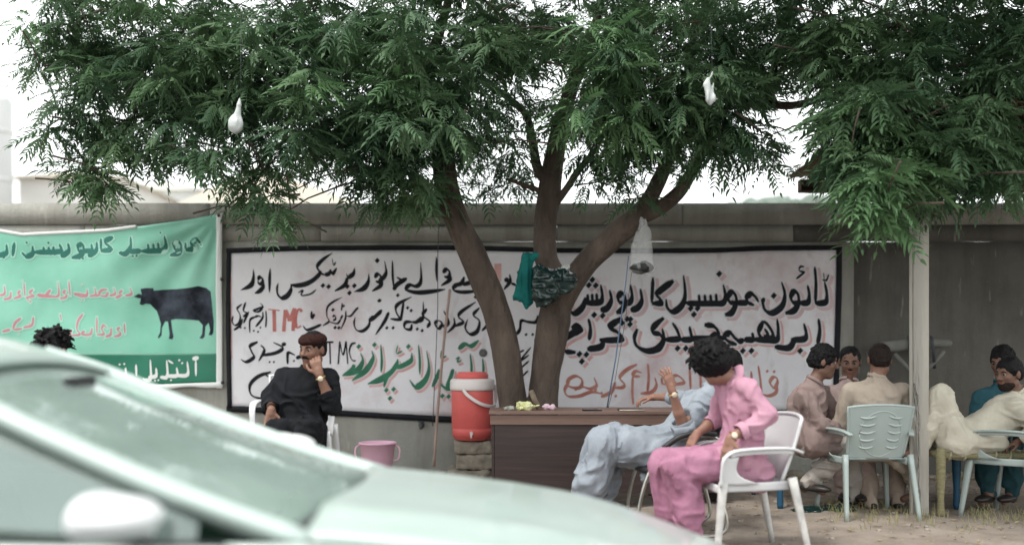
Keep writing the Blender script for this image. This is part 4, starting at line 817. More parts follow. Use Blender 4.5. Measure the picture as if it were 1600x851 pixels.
g_ = G(); g_.box((bcx, BD+.05, (EYE-(741-HZ)/bs_)/2), (.5, .4, (EYE-(741-HZ)/bs_)-.004), bev=.02)
if EYE-(741-HZ)/bs_ > .02: tag(centre(obj('concrete_slab', g_.mesh('concrete_slab', M_con))), 'low concrete slab under the pink bucket', 'slab')
# stick, pipe, tap, wires
M_bam = mat('pinkish_bamboo', (.36, .25, .21), .7, .25, 12, stretch=(1, 1, .2)); M_pipe = mat('grey_pipe', (.42, .43, .42), .5, .15, 8); M_wire = mat('dark_wire', (.05, .055, .06), .6)
g_ = G(); pts = [P(703, 452, 9.40), P(693, 540, 9.36), P(684, 640, 9.25), P(678, 728, 9.12)]; g_.tube(spline([tuple(p) for p in pts], 8), [.0135*(1+.10*(i % 6 == 0)) for i in range(25)], 10)
tag(centre(obj('leaning_stick', g_.mesh('leaning_stick', M_bam))), 'thin pinkish wooden stick leaning against the wall left of the cooler', 'stick')
g_ = G(); g_.tube([P(767, 592, 8.95), P(767, 752, 8.95)], .02, 12); tag(centre(obj('pipe', g_.mesh('pipe', M_pipe))), 'pale grey upright pipe between the cooler and the desk', 'pipe')
g_ = G(); g_.tube([P(686, 330, 9.0), P(684, 400, 9.02), P(684, 480, 9.02), P(681, 560, 9.05), P(676, 665, 9.1)], .004, 6); tag(centre(obj('hanging_wire', g_.mesh('hanging_wire', M_wire))), 'thin dark wire hanging from the tree down to the leaning stick', 'wire')
t = empty('wall_tap', 'small dark tap on the wall below the sign left of the stick', 'tap', WP(659, 668, .02)); g_ = G(); g_.tube([(0, 0, .03), (0, -.06, .03), (0, -.075, 0)], .016, 10); g_.lathe([(.03, 0), (.03, .01), (.016, .012)], 12, (0, 0, .03), Matrix.Rotation(math.pi/2, 3, 'X')); obj('spout', g_.mesh('spout', M_wire), t); g_ = G(); g_.tube([(0, -.04, .03), (0, -.04, .06)], .008, 8); g_.box((0, -.04, .065), (.07, .014, .012), bev=.004); obj('tap_handle', g_.mesh('tap_handle', M_wire), t)
# hanging bags
M_clear = mat('clear_bag_plastic', (.75, .76, .76), .25, .05, 5, trans=.0, alpha=.24, bump=.006, bscale=14); M_dgb = mat('dark_green_bag', (.008, .024, .022), .2, .3, 8, bump=.014, bscale=8, spec=.6, stretch=(1, 1, .5)); M_teal = mat('teal_cloth', (.008, .115, .105), .85, .2, 6, spec=.2); M_wbag = mat('white_thin_plastic', (.48, .51, .50), .35, .04, 6, bump=.003)
bd_ = 8.0; c = P(1003, 415, bd_); sc = 1/(F/bd_)
t = empty('clear_plastic_bag', 'clear plastic bag with dark lump hanging from the right limb', 'bag', P(1003, 425, bd_))
pr = [cap((0, 0, 58*sc), (0, 0, 20*sc), 12*sc, 16*sc, k=.03), ell((0, 0, 8*sc), (19*sc, 15*sc, 11*sc), k=.02), cap((0, 0, 62*sc), (-.01, 0, 85*sc), 9*sc, 3*sc, k=.01)]
obj('bag_skin', sdf_mesh('bag_skin', pr, .006, M_clear, disp=lambda p: .022*vnoise(p*[24, 24, 5]+2)+.006*vnoise(p*60), amp=.015), t)
obj('bag_contents', sdf_mesh('bag_contents', [ell((0, 0, 7*sc), (18*sc, 14.5*sc, 9*sc), k=.02), ell((.03, 0, 10*sc), (8*sc, 8*sc, 7*sc), k=.02)], .006, mat('dark_contents', (.025, .028, .026), .7, .4, 20), disp=lambda p: .01*vnoise(p*30), amp=.015), t)
t = empty('dark_green_bag', 'shiny dark green plastic bag wedged in the fork of the tree', 'bag', P(862, 480, 8.16)); q = lambda x, y, dd=0: P(x, y, 8.16+dd)-t.location
pr = [cap(q(848, 440), q(885, 436), .10, .08, k=.04), cap(q(846, 462), q(880, 448), .085, .06, k=.04), cap(q(842, 425), q(850, 475), .06, .03, k=.04), cap(q(885, 436), q(893, 446), .06, .03, k=.03)]
obj('bag_skin', sdf_mesh('bag_skin', pr, .008, M_dgb, disp=lambda p: .034*np.abs(vnoise(p*[11, 11, 20]+1))-.012+.014*vnoise(p*[40, 40, 14]), amp=.03), t)
obj('shiny_flap', sdf_mesh('shiny_flap', [ell(q(878, 423), (.085, .045, .038), np.array([[.85, 0, .5], [0, 1, 0], [-.5, 0, .85]]), k=.02)], .006, mat('shiny_film', (.35, .37, .35), .15, .4, 25, spec=.8), disp=lambda p: .016*np.abs(vnoise(p*[20, 20, 45])), amp=.02), t)
def hangcloth():
    t_ = P(818, 480, 8.25); qq = lambda x, y, dd=0: P(x, y, 8.25+dd)-t_
    pr = [cap(qq(820, 405), qq(812, 462), .040, .05, k=.03), cap(qq(824, 405), qq(824, 470), .035, .03, k=.03), cap(qq(808, 425), qq(806, 464), .02, .018, k=.02), cap(qq(822, 462), qq(822, 478), .03, .008, k=.02), cap(qq(822, 403), qq(838, 400), .03, .03, k=.02)]
    o = obj('teal_cloth', sdf_mesh('teal_cloth', pr, .006, M_teal, disp=lambda p: .022*vnoise(p*[34, 34, 4]+3)+.005*vnoise(p*60), amp=.03)); o.location = t_; return o
tag(hangcloth(), 'teal cloth hanging from the middle stem of the tree', 'cloth')
t_ = P(368, 208, 6.75); pr = [ell((0, 0, .055), (.050, .045, .058), k=.03), cap((0, 0, .08), (.025, 0, .20), .032, .016, k=.03), cap((.025, 0, .2), (.03, 0, .24), .02, .008, k=.01)]
o = obj('knotted_white_bag', sdf_mesh('knotted_white_bag', pr, .005, M_wbag, disp=lambda p: .006*vnoise(p*[40, 40, 10]), amp=.01)); o.location = t_; tag(o, 'white teardrop-shaped knotted bag hanging in the left foliage', 'bag'); g_ = G(); g_.tube([(.03, 0, .235), (.034, .01, .45), (.03, .03, .8)], .0015, 5); obj('string', g_.mesh('string', M_wire), o)
t_ = P(1110, 155, 6.85); pr = [cap((0, 0, 0), (-.02, 0, .10), .035, .03, k=.03), cap((-.02, 0, .1), (.012, 0, .19), .022, .01, k=.03)]
o = obj('torn_white_bag', sdf_mesh('torn_white_bag', pr, .005, M_wbag, disp=lambda p: .018*vnoise(p*[36, 36, 9]+8), amp=.02)); o.location = t_; tag(o, 'torn white plastic bag caught in the middle foliage', 'bag'); g_ = G(); g_.tube([(.012, 0, .185), (.015, .02, .35), (.01, .04, .6)], .0015, 5); obj('string', g_.mesh('string', M_wire), o)
# blue stick with cords leaning from the desk
t = empty('blue_stick', 'thin blue-grey stick standing on the desk against the sign', 'stick', P(948, 640, 8.0)); g_ = G(); g_.tube([(0, 0, 0), P(962, 560, 8.0)-t.location, P(978, 440, 8.02)-t.location, P(982, 400, 8.03)-t.location], [.006, .0055, .005, .004], 8); obj('shaft', g_.mesh('shaft', mat('blue_grey', (.10, .16, .25), .6)), t)
g_ = G(); g_.tube([P(987, 425, 8.03)-t.location, P(977, 500, 8.0)-t.location, P(960, 600, 8.0)-t.location, P(950, 638, 7.99)-t.location], .0025, 6); obj('cord', g_.mesh('cord', M_wire), t)
# grey rolled bundle on the wall behind the post
t = empty('rolled_bundle', 'grey rolled bundle strapped on the wall behind the shelter post', 'bundle', P(1432, 560, 9.3)); q = lambda x, y, dd=0: P(x, y, 9.3+dd)-t.location; M_bun = mat('grey_canvas', (.17, .17, .155), .9, .2, 6)
pr = [cap(q(1381, 542), q(1425, 536), .062, .055, k=.03), cap(q(1440, 536), q(1482, 536), .045, .04, k=.03), cap(q(1420, 538), q(1445, 538), .045, k=.03)]
obj('canvas_roll', sdf_mesh('canvas_roll', pr, .012, M_bun, disp=lambda p: .012*vnoise(p*[6, 14, 14]), amp=.02), t)
g_ = G()
for xx_ in (1420, 1455): g_.strap(spline([tuple(q(xx_, 525, -.03)), tuple(q(xx_+2, 535, -.07)), tuple(q(xx_+4, 555, -.03)), tuple(q(xx_+5, 575, .1))], 4), .03, .008, (1, 0, 0))
obj('strap', g_.mesh('strap', M_wire), t); g_ = G(); g_.tube([q(1398, 552), q(1432, 590, .12)], .02, 8); g_.tube([q(1475, 548), q(1436, 592, .12)], .02, 8); obj('brace', g_.mesh('brace', M_bun), t)
pr = [ell((-.14, 0, .012), (.13, .09, .018), k=.03), ell((.10, .02, .015), (.14, .10, .022), k=.03), cap((-.2, -.03, .01), (.2, .05, .02), .03, k=.03)]
o = obj('dark_sheet', sdf_mesh('dark_sheet', pr, .009, M_dgb, disp=lambda p: .012*vnoise(p*25), amp=.02)); o.location = (px_at(1290, 7.25), 7.25, 0); tag(o, 'crumpled dark plastic sheet on the ground left of the ribbed grey chair', 'sheet')
# ================================================================== PEOPLE
def skinm(name, c): 
    m = mat(name, c, .5, .09, 14, spec=.35, bump=.0008, bscale=120); m.node_tree.nodes['Principled BSDF'].inputs['Subsurface Weight'].default_value = .08; m.node_tree.nodes['Principled BSDF'].inputs['Subsurface Scale'].default_value = .01; return m
SK1 = skinm('brown_skin', (.20, .105, .072)); SK2 = skinm('tan_skin', (.27, .145, .105)); SK3 = skinm('dark_brown_skin', (.15, .082, .058))
M_hair = mat('black_hair', (.0045, .004, .0045), .6, .4, 60, spec=.18, bump=.006, bscale=110, stretch=(1, 1, .3)); M_hairb = mat('dark_brown_hair', (.018, .012, .010), .65, .4, 60, spec=.15, bump=.006, bscale=110)
M_eye = mat('eye_white', (.26, .22, .20), .4); M_iris = mat('iris', (.015, .01, .008), .15); M_lip = mat('lip', (.20, .085, .07), .5, .1, 20)
def fabric(name, c, rough=.88, c2=None): return mat(name, c, rough, .10, 5, col2=c2, bump=.013, bscale=15, spec=.15, stretch=(1, 1, .55))
def unit(v): v = np.array(tuple(v), float); return v/np.linalg.norm(v)
def hframe(f, u):
    f = unit(f); u = np.array(tuple(u), float); u = unit(u-f*(u@f)); r = np.cross(f, u); return r, f, u
def head_prims(c, f, u, s=1.):
    r, f, u = hframe(f, u); R_ = np.array([r, f, u]); c = A(c); L = lambda a, b, d: c+(r*a+f*b+u*d)*s; E = lambda p, q, k: ell(L(*p), tuple(x*s for x in q), R_, k)
    pr = [E((0, -.012, .035), (.074, .094, .083), .02), E((0, .020, -.030), (.062, .066, .085), .03), E((0, .052, -.088), (.026, .024, .020), .025),
          cap(L(-.042, -.01, -.065), L(-.012, .055, -.092), .020*s, .018*s, .025), cap(L(.042, -.01, -.065), L(.012, .055, -.092), .020*s, .018*s, .025),
          E((-.036, .058, -.018), (.022, .020, .020), .02), E((.036, .058, -.018), (.022, .020, .020), .02),
          cap(L(-.036, .070, .030), L(-.010, .080, .026), .009*s, .009*s, .014), cap(L(.036, .070, .030), L(.010, .080, .026), .009*s, .009*s, .014),
          cap(L(0, .082, .022), L(0, .104, -.018), .008*s, .0125*s, .012), E((-.012, .092, -.024), (.009, .010, .008), .008), E((.012, .092, -.024), (.009, .010, .008), .008),
          cap(L(-.018, .079, -.050), L(.018, .079, -.050), .0075*s, .0075*s, .008), cap(L(-.015, .077, -.061), L(.015, .077, -.061), .008*s, .008*s, .008)]
    for q in (-1, 1):
        pr += [ell(L(q*.076, -.012, -.002), (.010*s, .020*s, .033*s), R_, .008)]
    cuts = [(ell(L(q*.031, .098, .010), (.017*s, .016*s, .011*s), R_)[0], .012) for q in (-1, 1)]
    cuts += [(cap(L(-.018, .088, -.0555), L(.018, .088, -.0555), .0022*s)[0], .004)]
    return pr, cuts, L, R_
def hand_prims(w, d, n, side=1, curl=.35, s=1., spread=.1, thumb=.7):
    w = A(w); d = unit(d); n = np.array(tuple(n), float); n = unit(n-d*(n@d)); a = np.cross(d, n); pr = []
    Lp = .088*s
    pr.append(cap(w, w+d*.03*s, .026*s, .024*s, .012))
    for o in (-.028, -.010, .010, .027): pr.append(cap(w+d*.012*s+a*o*.55*s, w+d*Lp*(1-.25*abs(o)/.028*.3)+a*o*s, .0145*s, .0125*s, .010))
    for i, (o, l) in enumerate(((-.030, .070), (-.011, .082), (.009, .078), (.028, .060))):
        p = w+d*Lp*.95+a*o*s; c0 = curl*(.8+.25*i*(.5)); dd = d*math.cos(c0*.6)+n*math.sin(c0*.6)+a*(o/.03)*spread; ang = c0*.6
        for j, (q, r0, r1) in enumerate(((.45, .0098, .0090), (.30, .0090, .0082), (.25, .0082, .0068))):
            dv = unit(dd); e = p+dv*l*q*s; pr.append(cap(p, e, r0*s, r1*s, .003)); p = e; ang += c0*(1.0 if j == 0 else .7); dd = d*math.cos(ang)+n*math.sin(ang)+a*(o/.03)*spread
    p = w+d*.022*s+a*side*.020*s; e = p+(d*.55+a*side*.75+n*.25)*.042*s; pr.append(cap(p, e, .015*s, .0115*s, .010))
    e2 = e+unit(d*(.95)+a*side*(thumb-.35)+n*.35)*.030*s; pr.append(cap(e, e2, .0108*s, .0095*s, .003)); e3 = e2+unit(d+n*.5)*.022*s; pr.append(cap(e2, e3, .0095*s, .0078*s, .003)); return pr
def folds(seed, amp, fq=(10, 10, 4.5)):
    fq = np.array(fq, float)*1.75
    def fn(p):
        w = vnoise(p*3.3+seed)[:, None]*.8+vnoise(p*9+seed*2)[:, None]*.2
        n1 = vnoise(p*fq*.62+seed+w*2.4); a = 1-np.minimum(np.abs(n1)*3.4, 2)
        n2 = vnoise(p[:, [1, 2, 0]]*fq*.95+seed+9+w*2.2); b = 1-np.minimum(np.abs(n2)*3.4, 2); c = vnoise(p*fq*2.2+seed+5)
        m = np.clip(.5+1.1*vnoise(p*4.5+seed+3), 0, 1)
        return -amp*(1.25*a*m+1.05*b*(1-m)+.25*c-.25)
    return fn
def eyes(t, L, R_, s=1., shut=False):
    for q in (-1, 1):
        c = L(q*.031, .0728, .010); g_ = G(); M_ = Matrix([list(R_[k]) for k in range(3)]).transposed()
        g_.lathe([(.0 if k in (0, 8) else .0115*s*math.sin(math.pi*k/8), -.0115*s*math.cos(math.pi*k/8)) for k in range(9)], 12, tuple(c), M_ @ Matrix.Rotation(-math.pi/2, 3, 'X'))
        me = g_.mesh('eye', M_eye); me.materials.append(M_iris); f = R_[1]
        for pl in me.polygons:
            if (np.array(pl.center)-c)@f > .0080*s: pl.material_index = 1
        under(t, obj('eye', me))
        g_ = G(); g_.tube([Vector(L(q*.014, .089, .027)), Vector(L(q*.030, .086, .034)), Vector(L(q*.048, .072, .030))], [.003*s, .0042*s, .002*s], 6); under(t, obj('eyebrow', g_.mesh('eyebrow', M_hair)))
def sandal(t, an, fwd, m, nm='shoe'):
    an = A(an); f = unit((fwd[0], fwd[1], 0)); z = max(an[2]-.055, 0)
    R_ = np.array([np.cross(f, [0, 0, 1]), f, [0, 0, 1]]); c = an+f*.055; c[2] = z+.030
    pr = [ell(c+f*.06, (.046, .075, .026), R_, k=.03), ell(c-f*.07, (.036, .05, .034), R_, k=.03), ell(c, (.038, .08, .028), R_, k=.03)]
    def fl(p): return -(p[:, 2]-(z+.004))
    under(t, obj(nm, sdf_mesh(nm, pr, .008, m, cuts=[((lambda p: p[:, 2]-(z+.006)), .004)])))
def person(label, J, cloth, cloth2, skin=SK1, s=1., hair=None, hands=(), extra=None, seed=0, bare=(0, 0), collar=True, skirt=.5, fold=.009, shoe=None, arms=((.064, .060, .053), (.064, .060, .053)), torso=(.115, .125, .14), legs=(.100, .088, .074), hsz=.0058, hair_m=None, group='seated men and boys', tilt_up=(0, 0, 1)):
    g = {k: A(v) for k, v in J.items()}; base = (float(g['pelvis'][0]), float(g['pelvis'][1]), 0.)
    t = empty('person', label, 'person', base, 0, group)
    hp, cuts, L, R_ = head_prims(g['head'], J['hf'], J.get('hu', tilt_up), s)
    pr = list(hp); hd = g['head']; nb = hd-R_[2]*.075*s-R_[1]*.018*s
    pr += [cap(nb, g['neck'], .050*s, .050*s, .03), cap(g['neck'], g['chest'], .050, .070, .03), cap(g['chest'], g['waist'], .075, .075, .04), cap(g['waist'], g['pelvis'], .075, .085, .04)]
    for i, q in enumerate('ab'):
        sh, el, wr = g['sh'+q], g['el'+q], g['wr'+q]
        pr += [cap(g['chest']*.6+g['neck']*.4, sh, .040, .036, .02), cap(sh, el, .036*s, .035*s, .02), cap(el, el*.6+wr*.4, .036*s, .036*s, .015), cap(el*.6+wr*.4, wr, .036*s, .0235*s, .015)]
        if hands and hands[i]: d, n, sd_, cu = hands[i][:4]; pr += hand_prims(wr, d, n, sd_, cu, s, *(hands[i][4:]))
        if 'kn'+q in g:
            hi = g['hi'+q]; kn = g['kn'+q]; an = g['an'+q]; fw = unit(A(J.get('toe'+q, J['hf']))*[1, 1, 0]+[1e-6, 0, 0])
            pr += [cap(g['pelvis'], hi, .09, .08, .03), cap(hi, kn, .072, .05, .02), cap(kn, an, .046, .032, .02)]
            pr += [cap(an, an+fw*.12-np.array([0, 0, .045]), .032, .026, .02), cap(an, an-fw*.03-np.array([0, 0, .04]), .03, .026, .02)]
    def mi(fc): 
        q = (fc-hd)@R_.T/s; return ((np.abs(q[:, 0]) < .022) & (q[:, 1] > .076) & (q[:, 2] < -.045) & (q[:, 2] > -.068)).astype(np.int32)
    body = sdf_mesh('body', pr, hsz, skin, cuts, None, .0, mi, [M_lip]); under(t, obj('body', body))
    eyes(t, L, R_, s)
    # upper garment
    ta, tb_, tc_ = torso; pk = []
    sa, sb = g['sha'], g['shb']; ch = g['chest']; ax = unit(sb-sa); ma = np.array([0, 0, 1.])
    pk += [cap(sa+(sb-sa)*.08, sa+(sb-sa)*.92, .066, .066, .04), cap(ch-ax*.055, ch+ax*.055, ta, ta, .05), cap(ch-ax*.04, g['waist']-ax*.05, ta, tb_, .06), cap(ch+ax*.04, g['waist']+ax*.05, ta, tb_, .06), cap(g['waist'], g['pelvis'], tb_, tc_, .05), cap(g['neck']-unit(g['neck']-ch)*.012, ch, .068, ta*.9, .04)]
    for i, q in enumerate('ab'):
        sh, el, wr = g['sh'+q], g['el'+q], g['wr'+q]; r0, r1, r2 = arms[i]; b = bare[i]; we = wr+(el-wr)*b
        pk += [cap(sh, el, r0, r1, .028)]
        if b < .9: pk += [cap(el, we, r1, r2, .018)]
        if 'kn'+q in g and skirt > 0:
            hi, kn = g['hi'+q], g['kn'+q]; e = hi+(kn-hi)*skirt; pk += [cap(g['pelvis'], hi, tc_*.9, tc_*.85, .05), cap(hi, e, legs[0]*1.16, legs[0]*1.10, .06)]
    if extra: pk += extra
    kc = []
    for i, q in enumerate('ab'):     # open the cuffs where the wrist comes out
        el, wr = g['el'+q], g['wr'+q]; dd = unit(wr-el); we = wr+(el-wr)*bare[i]; r2 = arms[i][2]
        kc.append((cap(we+dd*.001, we+dd*.09, r2*1.12, r2*1.2)[0], .006))
    kc.append((cap(g['neck']+unit(hd-g['neck'])*.062, hd-R_[2]*.03, .054, .072)[0], .008))
    under(t, obj('kurta', sdf_mesh('kurta', pk, .0085, cloth, kc, folds(seed*3.7, fold), .03)))
    for i, q in enumerate('ab'):
        el, wr = g['el'+q], g['wr'+q]; dd = unit(wr-el); we = wr+(el-wr)*bare[i]; r2 = arms[i][2]+(arms[i][1]-arms[i][2])*min(1, bare[i]*.6); u_ = unit(np.cross(dd, [.1, .2, 1.])); v_ = np.cross(dd, u_); g_ = G(); nn = 22
        for rr0, off0 in ((r2*1.03, -.026),):
            pts = [Vector(we+dd*(off0+.004*math.sin(a*3))+(u_*math.cos(a)+v_*math.sin(a))*rr0*(1+.05*math.sin(a*2+seed))) for a in [2*math.pi*k/nn for k in range(nn+1)]]
            g_.strap(pts, [.046]*(nn+1), [.006]*(nn+1), tuple(dd))
        under(t, obj('cuff', g_.mesh('cuff', cloth)))
    if collar == 'shirt':
        c0 = g['neck']*.70+nb*.30; ca = unit(nb-g['neck']); cf = R_[1]-ca*(R_[1]@ca); cf = unit(cf*[1, 1, .2]); cr_ = np.cross(ca, cf); pts = []; sd_ = []
        for k in range(25):
            an = math.radians(-165+330*k/24); o_ = -cf*math.cos(an)+cr_*math.sin(an); pts.append(Vector(c0+o_*.078-ca*(.012+.030*abs(an)/2.9))); sd_.append(tuple(ca*1.0-o_*.75))
        g_ = G(); g_.strap(pts, [.045+.02*abs(k-12)/12 for k in range(25)], [.006]*25, sd_); under(t, obj('collar', g_.mesh('collar', cloth)))
    elif collar:
        c0 = g['neck']*.72+nb*.28; ca = unit(nb-g['neck']); cr_ = np.cross(ca, R_[1]); cr_ = unit(cr_); cf = np.cross(cr_, ca); g_ = G(); pts = []; 
        if cf@R_[1] < 0: cf = -cf
        for k in range(25):
            an = math.radians(-160+320*k/24); pts.append(Vector(c0+(-cf*math.cos(an)*.066+cr_*math.sin(an)*.066)*s*(1.04)+ca*(-.004-.016*abs(an)/2.8)))
        g_.strap(pts, [.024]*25, [.006]*25, tuple(ca)); under(t, obj('collar', g_.mesh('collar', cloth)))
    if 'kna' in g:
        ps = []; l0, l1, l2 = legs
        for q in 'ab':
            hi, kn, an = g['hi'+q], g['kn'+q], g['an'+q]
            ps += [cap(g['pelvis'], hi, .12, .11, .05), cap(hi, kn, l0, l1, .04), cap(kn, kn*.35+an*.65, l1, l2, .03), cap(kn*.35+an*.65, an+np.array([0, 0, .02]), l2, l2*.72, .03)]
        under(t, obj('shalwar', sdf_mesh('shalwar', ps, .0095, cloth2, (), folds(seed*2.1+4, fold*1.25, (11, 11, 4)), .035)))
        if shoe:
            for q in 'ab': sandal(t, g['an'+q], J.get('toe'+q, J['hf']), shoe)
    return t, L, R_, g, nb
def hair_short(t, L, R_, m, s=1., top=.010, length=.0, seed=0, recede=.0, rough=.004):
    pr = [ell(L(0, -.018, .038), ((.0765+top*.6)*s, (.0955+top*.5)*s, (.084+top)*s), R_, .02), ell(L(0, -.052, -.01), ((.066+top*.5)*s, (.052+top)*s, (.062)*s), R_, .03)]
    cuts = [(ell(L(0, .098+recede*-.3, -.024), (.078*s, .088*s, (.082+recede)*s), R_)[0], .010), (ell(L(0, 0, -.085-length), (.12*s, .15*s, .035*s), R_)[0], .01)]
    under(t, obj('hair', sdf_mesh('hair', pr, .005, m, cuts, lambda p: rough*vnoise(p*60+seed)+rough*.6*vnoise(p*120)+rough*.8*vnoise(p*30), .012)))
def hair_shaggy(t, L, R_, m, s=1., seed=0, vol=.03, n=110):
    rs = random.Random(seed); pr = [ell(L(0, -.015, .045), ((.076+vol)*s, (.098+vol*.9)*s, (.088+vol)*s), R_, .02), ell(L(0, -.06, -.005), ((.075+vol*.6)*s, (.06+vol)*s, .075*s), R_, .03)]
    for i in range(n):
        th = rs.uniform(0, 6.28); z = rs.uniform(-.35, 1); r = math.sqrt(max(0, 1-z*z)); a, b, c = r*math.cos(th), r*math.sin(th), z
        if b > .45 and z < .25: continue
        p0 = np.array([a*(.07+vol*.6), -.015+b*(.09+vol*.6), .045+c*(.08+vol*.6)]); d = np.array([a+rs.uniform(-.5, .5), b+rs.uniform(-.5, .6), c*.5-rs.uniform(-.2, .6)]); d /= np.linalg.norm(d); l = rs.uniform(.018, .042)
        p1 = p0+d*l; p2 = p1+(d+np.array([rs.uniform(-.6, .6), rs.uniform(-.3, .6), -.7]))*l*.5
        pr += [cap(L(*p0), L(*p1), .015*s, .009*s, .008), cap(L(*p1), L(*p2), .009*s, .003*s, .005)]
    cuts = [(ell(L(0, .10, -.03), (.062*s, .06*s, .075*s), R_)[0], .01)]
    under(t, obj('hair', sdf_mesh('hair', pr, .0048, m, cuts, lambda p: .004*vnoise(p*55+seed)+.003*vnoise(p*130), .012)))
    g_ = G()    # loose strands at the outline
    for i in range(420):
        th = rs.uniform(0, 6.28); z = rs.uniform(-.5, 1); r = math.sqrt(max(0, 1-z*z)); a, b, c = r*math.cos(th), r*math.sin(th), z
        if b > .5 and z < .2: continue
        p0 = np.array([a*(.07+vol), -.015+b*(.09+vol), .045+c*(.08+vol)]); d = np.array([a+rs.uniform(-.9, .9), b+rs.uniform(-.9, .9), c*.7+rs.uniform(-.8, .5)]); l = rs.uniform(.012, .034); w = .0009
        q = [Vector(L(*(p0+d*l*k/3+np.array([0, 0, -.012*(k/3)**2])))) for k in range(4)]; g_.tube(q, [w, w, w*.8, w*.3], 3, False)
    o = obj('hair_strands', g_.mesh('hair_strands', m)); under(t, o); o['kind'] = 'stuff'
def watch(t, wr, el, r, m1=None):
    wr = A(wr); d = unit(A(el)-wr); c = wr+d*.022; u = unit(np.cross(d, [0, 0, 1.])); v = np.cross(d, u); g_ = G(); g_.tube([Vector(c+(u*math.cos(a)+v*math.sin(a))*r) for a in [2*math.pi*k/20 for k in range(21)]], .0055, 6, False)
    w = under(t, obj('watch_strap', g_.mesh('watch_strap', M_gold)))
    f = unit(np.array([0, -1, .25])-d*(np.array([0, -1, .25])@d)); M_ = Vector(f).to_track_quat('Z', 'Y').to_matrix(); g_ = G(); g_.lathe([(0, -.003), (.017, -.003), (.018, .003), (.015, .006), (0, .006)], 18, Vector(c+f*(r+.001)), M_); under(t, obj('watch_face', g_.mesh('watch_face', M_goldf)))
M_gold = mat('gold_metal', (.55, .36, .14), .3, .1, 20, metal=.85); M_goldf = mat('watch_dial', (.70, .62, .48), .2, .05, 20)
def JJ(d, **k):
    o = {}
    for n, v in k.items():
        if n in ('hf', 'hu', 'toea', 'toeb'): o[n] = v
        else: o[n] = P(v[0], v[1], d+(v[2] if len(v) > 2 else 0))
    return o
# --- man in black (facing us, hand at his face)
F_blk = fabric('black_cotton', (.006, .0065, .008), .85, (.012, .013, .016)); M_shoe = mat('dark_leather', (.02, .016, .014), .45)
J = JJ(6.55, head=(488, 546, -.02), hf=(-.45, -.86, -.16), hu=(.06, 0, 1), neck=(484, 579), chest=(474, 613), waist=(468, 650, -.02), pelvis=(465, 680, -.02), sha=(441, 590, .0), ela=(421, 622, .0), wra=(424, 640, -.24),
       shb=(515, 591, 0), elb=(519, 634, -.12), wrb=(499, 585, -.17), hia=(450, 682, -.12), hib=(483, 682, -.12), kna=(436, 676, -.50), knb=(480, 672, -.52), ana=(434, 776, -.55), anb=(474, 776, -.57), toea=(-.1, -1, 0), toeb=(.1, -1, 0))
t, L, R_, g, nb = person('man in black with a brown cap, moustache and gold watch, hand raised to his face', J, F_blk, F_blk, SK1, 1.0, hands=(((-.05, -.35, -1), (.3, -.5, .25), -1, .55), ((-.32, .08, 1), (-.2, .9, .1), 1, .9, .04)), seed=1, bare=(.06, .50), shoe=M_shoe, torso=(.125, .135, .14), skirt=.6)
hair_short(t, L, R_, M_hair, top=.006)
pr = [ell(L(0, -.012, .070), (.083, .100, .056), R_, .01), cap(L(0, -.012, .055), L(0, -.012, .075), .080, .080, .01)]
cap_m = mat('maroon_patterned_cap', (.016, .008, .007), .9, .5, 55, spec=.1, col2=(.042, .017, .014))
under(t, obj('cap', sdf_mesh('cap', [ell(L(0, -.010, .070), (.085, .102, .048), R_, .02), ell(L(0, -.010, .060), (.087, .105, .035), R_, .02)], .0055, cap_m, [(ell(L(0, 0, .012), (.2, .2, .030), R_)[0], .004)], lambda p: .003*vnoise(p*45), .008)))
g_ = G(); g_.tube([Vector(L(x, y, z)) for x, y, z in ((-.032, .070, -.050), (-.018, .087, -.042), (0, .093, -.038), (.018, .087, -.042), (.032, .070, -.050))], [.003, .008, .008, .008, .003], 8); under(t, obj('moustache', g_.mesh('moustache', M_hair))); watch(t, J['wrb'], J['elb'], .030)
# --- boy in pink on the near white chair
F_pk = fabric('pink_cotton', (.40, .205, .275), .85, (.49, .27, .345)); F_pkp = fabric('mauve_pink_cotton', (.33, .145, .22), .85, (.40, .195, .28))
J = JJ(5.78, head=(1112, 570, .02), hf=(-.42, .84, -.30), hu=(-.35, -.1, 1), neck=(1148, 592, .02), chest=(1160, 630, 0), waist=(1160, 680, 0), pelvis=(1160, 715, 0), sha=(1168, 606, -.15), ela=(1200, 648, -.20), wra=(1141, 684, -.24),
       shb=(1130, 602, .15), elb=(1118, 655, .26), wrb=(1090, 676, .20), hia=(1160, 720, -.09), hib=(1158, 716, .09), kna=(1062, 728, -.10), knb=(1040, 728, .10), ana=(1082, 838, -.09), anb=(1055, 842, .12), toea=(-1, -.1, 0), toeb=(-1, .1, 0))
# shirt tail hanging behind and below the seat edge
ex = [cap(P(1150, 735, 5.68), P(1190, 738, 5.68), .085, .08, .05), cap(P(1160, 750, 5.66), P(1190, 757, 5.68), .055, .045, .04)]
t, L, R_, g, nb = person('boy in pink shirt with shaggy black hair twisting round on the white chair', J, F_pk, F_pkp, SK2, .98, hands=(((-.25, -.12, -1), (.55, .6, .1), 1, .5), ((-.6, -.05, -1), (.5, .3, -.3), -1, .55)), seed=2, bare=(.22, .62), shoe=mat('tan_sandal', (.09, .06, .045)), torso=(.098, .10, .115), arms=((.060, .056, .050), (.055, .05, .046)), legs=(.110, .104, .092), skirt=.2, extra=ex, fold=.009, collar='shirt')
hair_shaggy(t, L, R_, M_hair, 1.0, 4, .034, 150); watch(t, J['wra'], J['ela'], .030)
